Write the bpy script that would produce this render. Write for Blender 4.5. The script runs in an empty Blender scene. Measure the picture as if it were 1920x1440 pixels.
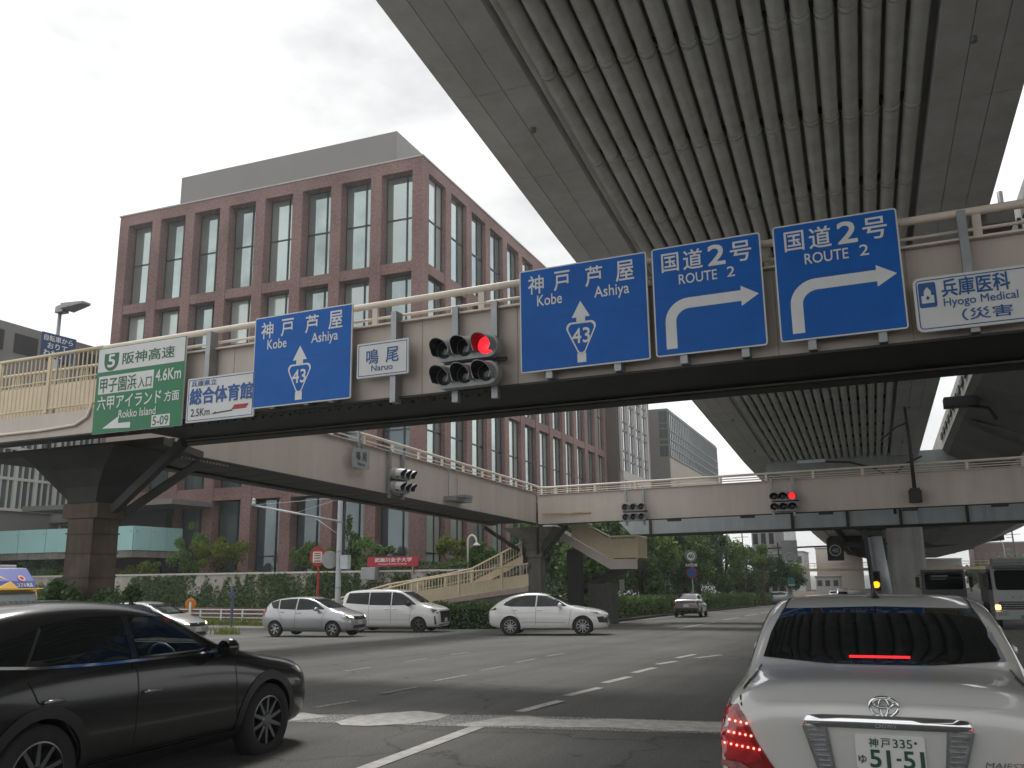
import bpy, bmesh, math, random
from math import sin, cos, pi, radians, atan2, hypot
from mathutils import Vector, Matrix
from mathutils.bvhtree import BVHTree
from mathutils.geometry import tessellate_polygon
random.seed(7)
SC = bpy.context.scene
COL = SC.collection

# ---------------------------------------------------------------- camera
cd = bpy.data.cameras.new('camera'); cam = bpy.data.objects.new('camera', cd); COL.objects.link(cam)
cd.sensor_fit = 'HORIZONTAL'; cd.sensor_width = 36.0; cd.lens = 31.38
cd.clip_start = 0.05; cd.clip_end = 3000
PIT, ROL, YAW = 0.21240, -0.01267, -0.37892
_f = Vector((cos(PIT)*sin(YAW), cos(PIT)*cos(YAW), sin(PIT)))
_r = Vector((cos(YAW), -sin(YAW), 0)); _u = _r.cross(_f)
_r2 = _r*cos(ROL)+_u*sin(ROL); _u2 = _u*cos(ROL)-_r*sin(ROL)
M = Matrix((_r2, _u2, -_f)).transposed().to_4x4(); M.translation = (0, 0, 1.65)
cam.matrix_world = M
SC.camera = cam

# ---------------------------------------------------------------- sky, sun, exposure
SUN_EL, SUN_AZ = 58.0, -35.0            # soft sun behind the cloud, ahead and to the left
W = bpy.data.worlds.new('World'); SC.world = W; W.use_nodes = True
nt = W.node_tree; nt.nodes.clear()
out = nt.nodes.new('ShaderNodeOutputWorld')
sky = nt.nodes.new('ShaderNodeTexSky'); sky.sky_type = 'NISHITA'; sky.sun_disc = False
sky.sun_elevation = radians(SUN_EL); sky.sun_rotation = radians(SUN_AZ)
bg1 = nt.nodes.new('ShaderNodeBackground'); bg1.inputs[1].default_value = 0.12
nt.links.new(sky.outputs[0], bg1.inputs[0])
tc = nt.nodes.new('ShaderNodeTexCoord')
mp = nt.nodes.new('ShaderNodeMapping'); mp.inputs['Scale'].default_value = (1.0, 1.0, 2.2)
mp.inputs['Location'].default_value = (0.3, 0.1, 0.2)
nt.links.new(tc.outputs['Generated'], mp.inputs[0])
n1 = nt.nodes.new('ShaderNodeTexNoise'); n1.inputs['Scale'].default_value = 2.6; n1.inputs['Detail'].default_value = 7; n1.inputs['Roughness'].default_value = .6
nt.links.new(mp.outputs[0], n1.inputs[0])
r1 = nt.nodes.new('ShaderNodeValToRGB')            # cloud brightness
r1.color_ramp.elements[0].position = .3; r1.color_ramp.elements[0].color = (.42, .424, .43, 1)
r1.color_ramp.elements[1].position = .74; r1.color_ramp.elements[1].color = (.93, .93, .927, 1)
nt.links.new(n1.outputs[0], r1.inputs[0])
bg2 = nt.nodes.new('ShaderNodeBackground'); bg2.inputs[1].default_value = 0.95
nt.links.new(r1.outputs[0], bg2.inputs[0])
n2 = nt.nodes.new('ShaderNodeTexNoise'); n2.inputs['Scale'].default_value = 3.1; n2.inputs['Detail'].default_value = 5
mp2 = nt.nodes.new('ShaderNodeMapping'); mp2.inputs['Location'].default_value = (4.1, 2.2, 0.7); mp2.inputs['Scale'].default_value = (1, 1, 2)
nt.links.new(tc.outputs['Generated'], mp2.inputs[0]); nt.links.new(mp2.outputs[0], n2.inputs[0])
r2 = nt.nodes.new('ShaderNodeValToRGB')            # where the blue shows
r2.color_ramp.elements[0].position = .28; r2.color_ramp.elements[0].color = (.55, .55, .55, 1)
r2.color_ramp.elements[1].position = .44; r2.color_ramp.elements[1].color = (1, 1, 1, 1)
nt.links.new(n2.outputs[0], r2.inputs[0])
mx = nt.nodes.new('ShaderNodeMixShader')
nt.links.new(r2.outputs[0], mx.inputs[0]); nt.links.new(bg1.outputs[0], mx.inputs[1]); nt.links.new(bg2.outputs[0], mx.inputs[2])
nt.links.new(mx.outputs[0], out.inputs[0])
sl = bpy.data.lights.new('sun', 'SUN'); sl.energy = 1.2; sl.angle = radians(14); sl.color = (1, .97, .92)
so = bpy.data.objects.new('sun', sl); COL.objects.link(so)
_az, _el = radians(SUN_AZ), radians(SUN_EL)
sd = Vector((sin(_az)*cos(_el), cos(_az)*cos(_el), sin(_el)))
so.rotation_euler = sd.to_track_quat('Z', 'Y').to_euler()
SC.view_settings.view_transform = 'Standard'; SC.view_settings.look = 'None'
SC.view_settings.exposure = 0.92; SC.view_settings.gamma = 1
SC.cycles.max_bounces = 6; SC.cycles.diffuse_bounces = 4; SC.cycles.glossy_bounces = 3; SC.cycles.transparent_max_bounces = 10
SC.cycles.use_denoising = True
SC.cycles.sample_clamp_indirect = 6

# ---------------------------------------------------------------- helpers
def g(X, Y):                      # height of the road surface: it falls away ahead
    z = 0.
    if Y > 12: z -= .026*(min(Y, 34)-12)
    if Y > 34: z -= .018*(min(Y, 150)-34)
    return z-.006*min(max(0, -X-8), 20)

MATS = {}
def mat(name, col, rough=.6, metal=0., var=.12, scale=4., bump=0., coat=0., spec=.5, streak=0., emit=None, detail=6):
    if name in MATS: return MATS[name]
    m = bpy.data.materials.new(name); m.use_nodes = True; MATS[name] = m
    t = m.node_tree; b = t.nodes['Principled BSDF']
    b.inputs['Roughness'].default_value = rough; b.inputs['Metallic'].default_value = metal
    b.inputs['Coat Weight'].default_value = coat; b.inputs['Coat Roughness'].default_value = .04
    b.inputs['Specular IOR Level'].default_value = spec
    b.inputs['Base Color'].default_value = (*col, 1)
    if emit:
        b.inputs['Emission Color'].default_value = (*emit[0], 1); b.inputs['Emission Strength'].default_value = emit[1]
    if var or bump or streak:
        co = t.nodes.new('ShaderNodeTexCoord')
        n = t.nodes.new('ShaderNodeTexNoise'); n.inputs['Scale'].default_value = scale; n.inputs['Detail'].default_value = detail
        n.inputs['Roughness'].default_value = .65
        t.links.new(co.outputs['Object'], n.inputs[0])
        last = None
        if var:
            r = t.nodes.new('ShaderNodeValToRGB'); e = r.color_ramp.elements
            e[0].position = .3; e[1].position = .7
            e[0].color = tuple(c*(1-var) for c in col)+(1,); e[1].color = tuple(min(1, c*(1+var)) for c in col)+(1,)
            t.links.new(n.outputs[0], r.inputs[0]); last = r.outputs[0]
        if streak:                      # rain streaks: stains stretched downwards
            mp_ = t.nodes.new('ShaderNodeMapping'); mp_.inputs['Scale'].default_value = (1.1, 1.1, .10)
            t.links.new(co.outputs['Object'], mp_.inputs[0])
            n_ = t.nodes.new('ShaderNodeTexNoise'); n_.inputs['Scale'].default_value = 1.6; n_.inputs['Detail'].default_value = 8
            n_.inputs['Roughness'].default_value = .7
            t.links.new(mp_.outputs[0], n_.inputs[0])
            rr = t.nodes.new('ShaderNodeValToRGB'); rr.color_ramp.elements[0].position = .35; rr.color_ramp.elements[1].position = .62
            k = 1-streak; rr.color_ramp.elements[0].color = (k, k*.96, k*.9, 1); rr.color_ramp.elements[1].color = (1, 1, 1, 1)
            t.links.new(n_.outputs[0], rr.inputs[0])
            mm = t.nodes.new('ShaderNodeMix'); mm.data_type = 'RGBA'; mm.blend_type = 'MULTIPLY'; mm.inputs[0].default_value = 1
            if last: t.links.new(last, mm.inputs[6])
            else: mm.inputs[6].default_value = (*col, 1)
            t.links.new(rr.outputs[0], mm.inputs[7]); last = mm.outputs[2]
        if last: t.links.new(last, b.inputs['Base Color'])
        if bump:
            n3 = t.nodes.new('ShaderNodeTexNoise'); n3.inputs['Scale'].default_value = scale*9; n3.inputs['Detail'].default_value = 4
            t.links.new(co.outputs['Object'], n3.inputs[0])
            bp = t.nodes.new('ShaderNodeBump'); bp.inputs['Strength'].default_value = bump; bp.inputs['Distance'].default_value = .02
            t.links.new(n3.outputs[0], bp.inputs['Height']); t.links.new(bp.outputs[0], b.inputs['Normal'])
    return m

def brick_mat(name, c1, c2, mortar, sx=.22, sz=.075, bump=.3):
    m = bpy.data.materials.new(name); m.use_nodes = True; MATS[name] = m
    t = m.node_tree; b = t.nodes['Principled BSDF']; b.inputs['Roughness'].default_value = .8
    co = t.nodes.new('ShaderNodeTexCoord'); s = t.nodes.new('ShaderNodeSeparateXYZ'); t.links.new(co.outputs['Object'], s.inputs[0])
    a = t.nodes.new('ShaderNodeMath'); t.links.new(s.outputs[0], a.inputs[0]); t.links.new(s.outputs[1], a.inputs[1])
    c = t.nodes.new('ShaderNodeCombineXYZ'); t.links.new(a.outputs[0], c.inputs[0]); t.links.new(s.outputs[2], c.inputs[1])
    br = t.nodes.new('ShaderNodeTexBrick'); br.inputs['Scale'].default_value = 1
    br.inputs['Brick Width'].default_value = sx; br.inputs['Row Height'].default_value = sz; br.inputs['Mortar Size'].default_value = .008
    br.inputs['Color1'].default_value = (*c1, 1); br.inputs['Color2'].default_value = (*c2, 1); br.inputs['Mortar'].default_value = (*mortar, 1)
    t.links.new(c.outputs[0], br.inputs[0])
    n = t.nodes.new('ShaderNodeTexNoise'); n.inputs['Scale'].default_value = 5.5; n.inputs['Detail'].default_value = 3; t.links.new(c.outputs[0], n.inputs[0])
    n_ = t.nodes.new('ShaderNodeTexNoise'); n_.inputs['Scale'].default_value = .25; n_.inputs['Detail'].default_value = 4; t.links.new(co.outputs['Object'], n_.inputs[0])
    ad = t.nodes.new('ShaderNodeMath'); ad.operation = 'ADD'; t.links.new(n.outputs[0], ad.inputs[0]); t.links.new(n_.outputs[0], ad.inputs[1])
    r = t.nodes.new('ShaderNodeValToRGB'); r.color_ramp.elements[0].position = .35; r.color_ramp.elements[0].color = (.55, .5, .48, 1)
    r.color_ramp.elements[1].position = .72; r.color_ramp.elements[1].color = (1.35, 1.35, 1.35, 1)
    hv = t.nodes.new('ShaderNodeMath'); hv.operation = 'MULTIPLY'; hv.inputs[1].default_value = .5; t.links.new(ad.outputs[0], hv.inputs[0])
    t.links.new(hv.outputs[0], r.inputs[0])
    mm = t.nodes.new('ShaderNodeMix'); mm.data_type = 'RGBA'; mm.blend_type = 'MULTIPLY'; mm.inputs[0].default_value = 1
    t.links.new(br.outputs[0], mm.inputs[6]); t.links.new(r.outputs[0], mm.inputs[7]); t.links.new(mm.outputs[2], b.inputs['Base Color'])
    bp = t.nodes.new('ShaderNodeBump'); bp.inputs['Strength'].default_value = bump; bp.inputs['Distance'].default_value = .01
    t.links.new(br.outputs['Fac'], bp.inputs['Height']); bp.invert = True; t.links.new(bp.outputs[0], b.inputs['Normal'])
    return m

def glass_mat(name, tint, refl=.12, rough=.02):     # see-through tinted pane
    m = bpy.data.materials.new(name); m.use_nodes = True; MATS[name] = m
    t = m.node_tree; t.nodes.clear(); o = t.nodes.new('ShaderNodeOutputMaterial')
    tr = t.nodes.new('ShaderNodeBsdfTransparent'); tr.inputs[0].default_value = (*tint, 1)
    gl = t.nodes.new('ShaderNodeBsdfGlossy'); gl.inputs['Roughness'].default_value = rough
    fr = t.nodes.new('ShaderNodeFresnel'); fr.inputs[0].default_value = 1.5
    ml = t.nodes.new('ShaderNodeMath'); ml.operation = 'MULTIPLY_ADD'; ml.inputs[1].default_value = 1; ml.inputs[2].default_value = refl; ml.use_clamp = True
    t.links.new(fr.outputs[0], ml.inputs[0])
    x = t.nodes.new('ShaderNodeMixShader'); t.links.new(ml.outputs[0], x.inputs[0]); t.links.new(tr.outputs[0], x.inputs[1]); t.links.new(gl.outputs[0], x.inputs[2])
    t.links.new(x.outputs[0], o.inputs[0]); return m

def leaf_mat(name, c0, c1):
    m = bpy.data.materials.new(name); m.use_nodes = True; MATS[name] = m
    t = m.node_tree; b = t.nodes['Principled BSDF']; b.inputs['Roughness'].default_value = .55; b.inputs['Specular IOR Level'].default_value = .35
    ge = t.nodes.new('ShaderNodeNewGeometry')
    r = t.nodes.new('ShaderNodeValToRGB'); r.color_ramp.elements[0].color = (*c0, 1); r.color_ramp.elements[1].color = (*c1, 1)
    t.links.new(ge.outputs['Random Per Island'], r.inputs[0]); t.links.new(r.outputs[0], b.inputs['Base Color'])
    tl = t.nodes.new('ShaderNodeBsdfTranslucent'); t.links.new(r.outputs[0], tl.inputs[0])
    x = t.nodes.new('ShaderNodeMixShader'); x.inputs[0].default_value = .3
    t.links.new(b.outputs[0], x.inputs[1]); t.links.new(tl.outputs[0], x.inputs[2])
    t.links.new(x.outputs[0], t.nodes['Material Output'].inputs[0]); return m

def origin(o):
    p = Vector((0, 0, 0))
    while o is not None: p += o.location; o = o.parent
    return p

class MB:
    def __init__(s): s.v = []; s.f = []
    def add(s, vs, fs):
        n = len(s.v); s.v += [tuple(v) for v in vs]; s.f += [tuple(i+n for i in f) for f in fs]; return s
    def box(s, x0, x1, y0, y1, z0, z1):
        return s.hexa([(x0, y0, z0), (x1, y0, z0), (x1, y1, z0), (x0, y1, z0), (x0, y0, z1), (x1, y0, z1), (x1, y1, z1), (x0, y1, z1)])
    def hexa(s, p): return s.add(p, [(0, 3, 2, 1), (4, 5, 6, 7), (0, 1, 5, 4), (1, 2, 6, 5), (2, 3, 7, 6), (3, 0, 4, 7)])
    def obox(s, c, u, v, w):       # oriented box: centre and three half vectors
        c, u, v, w = map(Vector, (c, u, v, w))
        return s.hexa([c-u-v-w, c+u-v-w, c+u+v-w, c-u+v-w, c-u-v+w, c+u-v+w, c+u+v+w, c-u+v+w])
    def beam(s, a, b, w, h):       # square bar from a to b, width w (horizontal), height h
        a, b = Vector(a), Vector(b); d = (b-a).normalized()
        up = Vector((0, 0, 1)) if abs(d.z) < .95 else Vector((0, 1, 0))
        sd_ = d.cross(up).normalized(); up = sd_.cross(d)
        return s.obox((a+b)/2, (b-a)/2, sd_*w/2, up*h/2)
    def ring(s, c, d, r, n):
        d = Vector(d).normalized(); a = d.orthogonal().normalized(); b = d.cross(a)
        return [Vector(c)+a*r*cos(2*pi*i/n)+b*r*sin(2*pi*i/n) for i in range(n)]
    def cyl(s, p0, p1, r0, r1=None, n=12, caps=True):
        r1 = r0 if r1 is None else r1; d = Vector(p1)-Vector(p0)
        v = s.ring(p0, d, r0, n)+s.ring(p1, d, r1, n)
        f = [(i, (i+1) % n, n+(i+1) % n, n+i) for i in range(n)]
        if caps: f += [tuple(range(n-1, -1, -1)), tuple(range(n, 2*n))]
        return s.add(v, f)
    def tube(s, pts, r, n=8):
        pts = [Vector(p) for p in pts]; v = []; a = None
        for i, p in enumerate(pts):
            d = (pts[min(i+1, len(pts)-1)]-pts[max(i-1, 0)]).normalized()
            a = d.orthogonal().normalized() if a is None else (a-d*a.dot(d)).normalized()
            b = d.cross(a); rr = r[i] if isinstance(r, (list, tuple)) else r
            v += [p+a*rr*cos(2*pi*k/n)+b*rr*sin(2*pi*k/n) for k in range(n)]
        f = []
        for i in range(len(pts)-1):
            for k in range(n): f.append((i*n+k, i*n+(k+1) % n, (i+1)*n+(k+1) % n, (i+1)*n+k))
        f += [tuple(range(n-1, -1, -1)), tuple(range((len(pts)-1)*n, len(pts)*n))]
        return s.add(v, f)
    def prism(s, poly, fn, d):     # 2D polygon lifted by fn(a,b)->3D and extruded by vector d
        P = [Vector(fn(a, b)) for a, b in poly]; n = len(P); d = Vector(d)
        tri = tessellate_polygon([[Vector((a, b, 0)) for a, b in poly]])
        f = [tuple(t) for t in tri]+[tuple(i+n for i in reversed(t)) for t in tri]
        f += [(i, (i+1) % n, n+(i+1) % n, n+i) for i in range(n)]
        return s.add(P+[p+d for p in P], f)
    def lathe(s, prof, c, d, n=24, arc=2*pi, a0=0, ref=None):   # prof: (radius, along) about axis d through c
        d = Vector(d).normalized(); a = (Vector(ref) if ref else d.orthogonal()); a = (a-d*a.dot(d)).normalized(); b = d.cross(a); c = Vector(c)
        full = abs(arc-2*pi) < 1e-6; m = n if full else n+1; v = []
        for i in range(m):
            t = a0+arc*i/n; e = a*cos(t)+b*sin(t)
            v += [c+d*h+e*r for r, h in prof]
        k = len(prof); f = []
        for i in range(n):
            for j in range(k-1):
                i2 = (i+1) % m; f.append((i*k+j, i2*k+j, i2*k+j+1, i*k+j+1))
        return s.add(v, f)
    def sphere(s, c, r, n=12, m=8):
        c = Vector(c); r = Vector(r) if not isinstance(r, (int, float)) else Vector((r, r, r)); v = []
        for j in range(m+1):
            t = pi*j/m
            for i in range(n): v.append(c+Vector((r.x*sin(t)*cos(2*pi*i/n), r.y*sin(t)*sin(2*pi*i/n), r.z*cos(t))))
        f = [(j*n+i, (j+1)*n+i, (j+1)*n+(i+1) % n, j*n+(i+1) % n) for j in range(m) for i in range(n)]
        return s.add(v, f)
    def build(s, name, m, parent=None, smooth=False, world=True, sharp=None):
        off = origin(parent) if (parent is not None and world) else Vector((0, 0, 0))
        me = bpy.data.meshes.new(name); me.from_pydata([tuple(Vector(v)-off) for v in s.v], [], s.f); me.validate()
        bm = bmesh.new(); bm.from_mesh(me); bmesh.ops.recalc_face_normals(bm, faces=bm.faces); bm.to_mesh(me); bm.free()
        if smooth:
            me.shade_smooth()
            if sharp: 
                try: me.set_sharp_from_angle(angle=radians(sharp))
                except Exception: pass
        if m: me.materials.append(m)
        o = bpy.data.objects.new(name, me); COL.objects.link(o)
        if parent is not None: o.parent = parent
        return o

def bevel(o, w=.02, seg=2):
    md = o.modifiers.new('b', 'BEVEL'); md.width = w; md.segments = seg; md.limit_method = 'ANGLE'
    return o

def tag(o, label, cat, group=None):
    o['label'] = label; o['category'] = cat
    if group: o['group'] = group
    return o
def thing(name, label, cat, loc=(0, 0, 0), rz=0, group=None):
    o = bpy.data.objects.new(name, None); COL.objects.link(o); o.location = loc; o.rotation_euler = (0, 0, rz); o.empty_display_size = .2
    return tag(o, label, cat, group)
def structure(o): o['kind'] = 'structure'; return o
def stuff(o): o['kind'] = 'stuff'; return o
def copy_thing(root, loc, rz=None, label=None):
    r = root.copy(); COL.objects.link(r); r.location = loc
    if rz is not None: r.rotation_euler = (0, 0, rz)
    if label: r['label'] = label
    for ch in list(root.children):
        c = ch.copy(); COL.objects.link(c); c.parent = r
        for gch in list(ch.children):
            d = gch.copy(); COL.objects.link(d); d.parent = c
    return r

def text_faces(s, bold=0.0):
    bold = 0.0
    cu = bpy.data.curves.new('t', 'FONT'); cu.body = s; cu.size = 1; cu.resolution_u = 3; cu.offset = bold
    o = bpy.data.objects.new('t', cu); COL.objects.link(o)
    me = bpy.data.meshes.new_from_object(o.evaluated_get(bpy.context.evaluated_depsgraph_get()))
    v = [x.co.copy() for x in me.vertices]; f = [tuple(p.vertices) for p in me.polygons]
    bpy.data.objects.remove(o); bpy.data.curves.remove(cu); bpy.data.meshes.remove(me)
    x0 = min(p.x for p in v); x1 = max(p.x for p in v); y0 = min(p.y for p in v); y1 = max(p.y for p in v)
    return [((p.x-x0)/(x1-x0), (p.y-y0)/(y1-y0)) for p in v], f
def put_text(mb, s, fn, a0, a1, b0, b1, bold=.012, shear=0):   # text filling the box a0..a1, b0..b1 of the surface fn(a,b)
    v, f = text_faces(s)
    P0 = Vector(fn(a0, b0)); N = (Vector(fn(a1, b0))-P0).cross(Vector(fn(a0, b1))-P0).normalized()
    k = bold*.9*(b1-b0); ka = abs(k)*(1 if a1 > a0 else -1)*abs((a1-a0)/(b1-b0))/max(.6, len(s)*.9)
    for i, (dx, dy) in enumerate(((0, 0), (ka, k), (-ka, -k), (ka, -k), (-ka, k)) if bold > .004 else ((0, 0),)):
        mb.add([Vector(fn(a0+(a1-a0)*x+dx+shear*y*(b1-b0), b0+(b1-b0)*y+dy))+N*(.0004*i) for x, y in v], f)
    return mb

def arc_pts(cx, cy, r, a0, a1, n=8): return [(cx+r*cos(radians(a0+(a1-a0)*i/n)), cy+r*sin(radians(a0+(a1-a0)*i/n))) for i in range(n+1)]
def round_rect(x0, x1, y0, y1, r, n=5):
    return arc_pts(x1-r, y1-r, r, 0, 90, n)+arc_pts(x0+r, y1-r, r, 90, 180, n)+arc_pts(x0+r, y0+r, r, 180, 270, n)+arc_pts(x1-r, y0+r, r, 270, 360, n)

# ---------------------------------------------------------------- materials
asphalt = bpy.data.materials.new('asphalt'); asphalt.use_nodes = True
def _asphalt():
    t = asphalt.node_tree; b = t.nodes['Principled BSDF']; b.inputs['Roughness'].default_value = .85; N = t.nodes.new; L = t.links.new
    co = N('ShaderNodeTexCoord'); P = co.outputs['Object']
    def noise(sc, det, vec=P, rough=.6):
        n = N('ShaderNodeTexNoise'); n.inputs['Scale'].default_value = sc; n.inputs['Detail'].default_value = det; n.inputs['Roughness'].default_value = rough; L(vec, n.inputs[0]); return n.outputs[0]
    def ramp(v, p0, c0, p1, c1):
        r = N('ShaderNodeValToRGB'); e = r.color_ramp.elements; e[0].position = p0; e[1].position = p1; e[0].color = (c0, c0, c0, 1); e[1].color = (c1, c1, c1*.985, 1); L(v, r.inputs[0]); return r.outputs[0]
    def mul(a, c):
        m = N('ShaderNodeMix'); m.data_type = 'RGBA'; m.blend_type = 'MULTIPLY'; m.inputs[0].default_value = 1; L(a, m.inputs[6]); L(c, m.inputs[7]); return m.outputs[2]
    base = ramp(noise(38, 3, rough=.8), .32, .062, .70, .165)          # aggregate
    base = mul(base, ramp(noise(.22, 5), .35, .74, .65, 1.12))         # broad wear and patches
    mp_ = N('ShaderNodeMapping'); mp_.inputs['Scale'].default_value = (1.5, .05, 1); L(P, mp_.inputs[0])
    base = mul(base, ramp(noise(1.0, 3, mp_.outputs[0]), .38, .84, .62, 1.08))     # tyre tracks along the road
    base = mul(base, ramp(noise(1.7, 4), .24, .55, .36, 1.0))          # oil stains
    vo = N('ShaderNodeTexVoronoi'); vo.feature = 'DISTANCE_TO_EDGE'; vo.inputs['Scale'].default_value = .16
    ad = N('ShaderNodeVectorMath'); ad.operation = 'ADD'; nz = N('ShaderNodeTexNoise'); nz.inputs['Scale'].default_value = .9; nz.inputs['Detail'].default_value = 6
    L(P, nz.inputs[0]); sc_ = N('ShaderNodeVectorMath'); sc_.operation = 'SCALE'; sc_.inputs[3].default_value = 1.6; L(nz.outputs[1], sc_.inputs[0]); L(P, ad.inputs[0]); L(sc_.outputs[0], ad.inputs[1]); L(ad.outputs[0], vo.inputs[0])
    base = mul(base, ramp(vo.outputs[0], .001, .45, .0045, 1.0))       # cracks
    L(base, b.inputs['Base Color'])
    bp = N('ShaderNodeBump'); bp.inputs['Strength'].default_value = .5; bp.inputs['Distance'].default_value = .012; L(noise(55, 3), bp.inputs['Height']); L(bp.outputs[0], b.inputs['Normal'])
_asphalt()
paint = mat('road_paint', (.46, .45, .42), .75, var=.3, scale=7, bump=.3)
concrete = mat('concrete', (.34, .34, .33), .85, var=.15, scale=.7, bump=.15, streak=.25)
concrete_dk = mat('concrete_dark', (.21, .205, .19), .9, var=.25, scale=.8, bump=.2, streak=.35)
deckpaint = mat('deck_panel', (.67, .68, .685), .6, var=.1, scale=.5, streak=.12)
pipem = mat('pipe_grey', (.71, .72, .71), .55, var=.10, scale=.6, streak=.18)
girder = mat('girder_beige', (.54, .485, .435), .55, var=.05, scale=.5, streak=.10)
railcream = mat('rail_cream', (.66, .58, .49), .45, var=.08, scale=2)
fencecream = mat('fence_cream', (.62, .52, .36), .5, var=.08, scale=2)
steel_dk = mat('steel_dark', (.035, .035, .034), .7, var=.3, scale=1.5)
steelgrey = mat('galvanised_steel', (.30, .31, .32), .45, metal=.6, var=.15, scale=3)
bluegrey = mat('girder_blue_grey', (.42, .47, .49), .5, var=.06, scale=.8, streak=.15)
black = mat('black_plastic', (.012, .012, .013), .45, var=0)
rubber = mat('tyre_rubber', (.016, .016, .017), .8, var=.2, scale=12)
chrome = mat('chrome', (.75, .76, .77), .08, metal=1, var=0)
alloy = mat('alloy', (.42, .43, .44), .28, metal=.9, var=.05)
darkglass = mat('dark_car_glass', (.006, .007, .0075), .03, var=0, spec=.38)
brick = brick_mat('red_brick', (.225, .126, .113), (.175, .103, .093), (.23, .175, .16))
winglass = mat('window_glass', (.42, .49, .47), .04, metal=.72, var=.08, scale=.25)
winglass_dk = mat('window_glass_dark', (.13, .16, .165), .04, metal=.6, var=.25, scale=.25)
frame_dk = mat('window_frame_dark', (.02, .022, .024), .4, var=0)
signwhite = mat('sign_white', (.62, .63, .62), .5, var=.06, scale=2)
signback = mat('sign_back', (.35, .36, .36), .5, metal=.4, var=.1)
signblue = mat('sign_blue', (.002, .105, .42), .45, var=.12, scale=1.1, spec=.25)
signgreen = mat('sign_green', (.008, .165, .062), .45, var=.1, scale=1.1)
inkblue = mat('lettering_blue', (.012, .085, .28), .5, var=0)
inkdark = mat('lettering_dark', (.02, .03, .05), .5, var=0)
inkgreen = mat('lettering_green', (.02, .12, .06), .5, var=0)
lettwhite = mat('lettering_white', (.66, .67, .66), .5, var=.05)
signred = mat('sign_red', (.36, .012, .03), .45, var=.06)
# ================================================================ the ground
def grid_sheet(name, xs, ys, zf, m):
    mb = MB(); nx = len(xs)
    mb.v = [(x, y, zf(x, y)) for y in ys for x in xs]
    mb.f = [(j*nx+i, j*nx+i+1, (j+1)*nx+i+1, (j+1)*nx+i) for j in range(len(ys)-1) for i in range(nx-1)]
    return structure(mb.build(name, m, smooth=True))
xs = [-400, -200, -100]+[-60+2*i for i in range(61)]+[100, 200, 400]
ys = [-60, -30, -15]+[-10+1.5*i for i in range(74)]+[110, 125, 150, 200, 300, 600, 1500]
grid_sheet('road', xs, ys, g, asphalt)

def drape(pts, w=None, lift=.006):
    """painted strip along pts of width w, laid on the road"""
    mb = MB(); P = [Vector((x, y, 0)) for x, y in pts]; Q = []
    for a, b in zip(P[:-1], P[1:]):
        n = max(1, int((b-a).length/1.2)); Q += [a.lerp(b, i/n) for i in range(n)]
    Q.append(P[-1]); v = []
    for i, p in enumerate(Q):
        d = (Q[min(i+1, len(Q)-1)]-Q[max(i-1, 0)]).normalized(); s = Vector((-d.y, d.x, 0))*w/2
        for q in (p-s, p+s): v.append((q.x, q.y, g(q.x, q.y)+lift))
    mb.add(v, [(2*i, 2*i+1, 2*i+3, 2*i+2) for i in range(len(Q)-1)]); return mb
def paint_line(name, segs, w, m=None):
    mb = MB()
    for s in segs: k = drape(s, w); mb.add(k.v, k.f)
    return structure(mb.build(name, m or paint))
worn = bpy.data.materials.new('worn_road_paint'); worn.use_nodes = True; MATS['worn'] = worn
_t = worn.node_tree; _b = _t.nodes['Principled BSDF']; _b.inputs['Roughness'].default_value = .75
_c = _t.nodes.new('ShaderNodeTexCoord'); _n = _t.nodes.new('ShaderNodeTexNoise'); _n.inputs['Scale'].default_value = 34; _n.inputs['Detail'].default_value = 8; _n.inputs['Roughness'].default_value = .75
_t.links.new(_c.outputs['Object'], _n.inputs[0]); _r = _t.nodes.new('ShaderNodeValToRGB')
_r.color_ramp.elements[0].position = .48; _r.color_ramp.elements[0].color = (.10, .10, .10, 1)
_r.color_ramp.elements[1].position = .58; _r.color_ramp.elements[1].color = (.50, .49, .46, 1)
_t.links.new(_n.outputs[0], _r.inputs[0]); _t.links.new(_r.outputs[0], _b.inputs['Base Color'])

def road_poly(name, polys, m, lift=.006):
    mb = MB()
    for p in polys:
        tri = tessellate_polygon([[Vector((x, y, 0)) for x, y in p]])
        mb.add([(x, y, g(x, y)+lift) for x, y in p], [tuple(t) for t in tri])
    return structure(mb.build(name, m))
STOP = [[(-7.05, 9.71), (-6.89, 10.04), (-6.41, 9.87), (-6.5, 9.62), (-6.75, 9.3)],
        [(-6.08, 9.52), (-6.06, 10.0), (-5.9, 10.28), (-5.54, 10.59), (-5.02, 10.42), (-5.0, 10.06), (-5.16, 9.68), (-5.53, 9.38), (-5.88, 9.33)],
        [(-4.66, 9.7), (-4.45, 10.14), (-4.33, 10.45), (-4.1, 10.62), (-3.83, 10.5), (-3.56, 10.46), (-3.0, 10.7), (-2.4, 10.75), (-1.2, 10.85), (-1.2, 10.22), (-2.35, 10.06), (-2.9, 10.1), (-3.4, 9.95), (-3.9, 9.9), (-4.4, 9.72)]]
road_poly('stop_line', STOP, paint)
road_poly('stop_line_worn_edge', [[(-6.9, 9.35), (-6.9, 9.9), (-4.4, 10.6), (-1.2, 10.95), (-1.2, 10.14), (-3.4, 9.82)]], worn, .003)
paint_line('lane_line', [[(-4.42, 3), (-4.37, 7.39), (-4.33, 9.72)]], .17)
paint_line('lane_line_right', [[(-1.25, 2), (-1.2, 9.8)]], .17)
paint_line('guide_line_right', [[(-4.30, 10.91), (-4.13, 12.0)], [(-4.25, 12.64), (-4.15, 13.94)], [(-4.31, 14.73), (-4.23, 16.03)], [(-4.37, 16.89), (-4.3, 18.27)], [(-4.46, 19.21), (-4.29, 20.3)], [(-4.5, 21.4), (-4.37, 22.9)], [(-4.08, 21.55), (-3.73, 22.9)]], .15)
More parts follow.
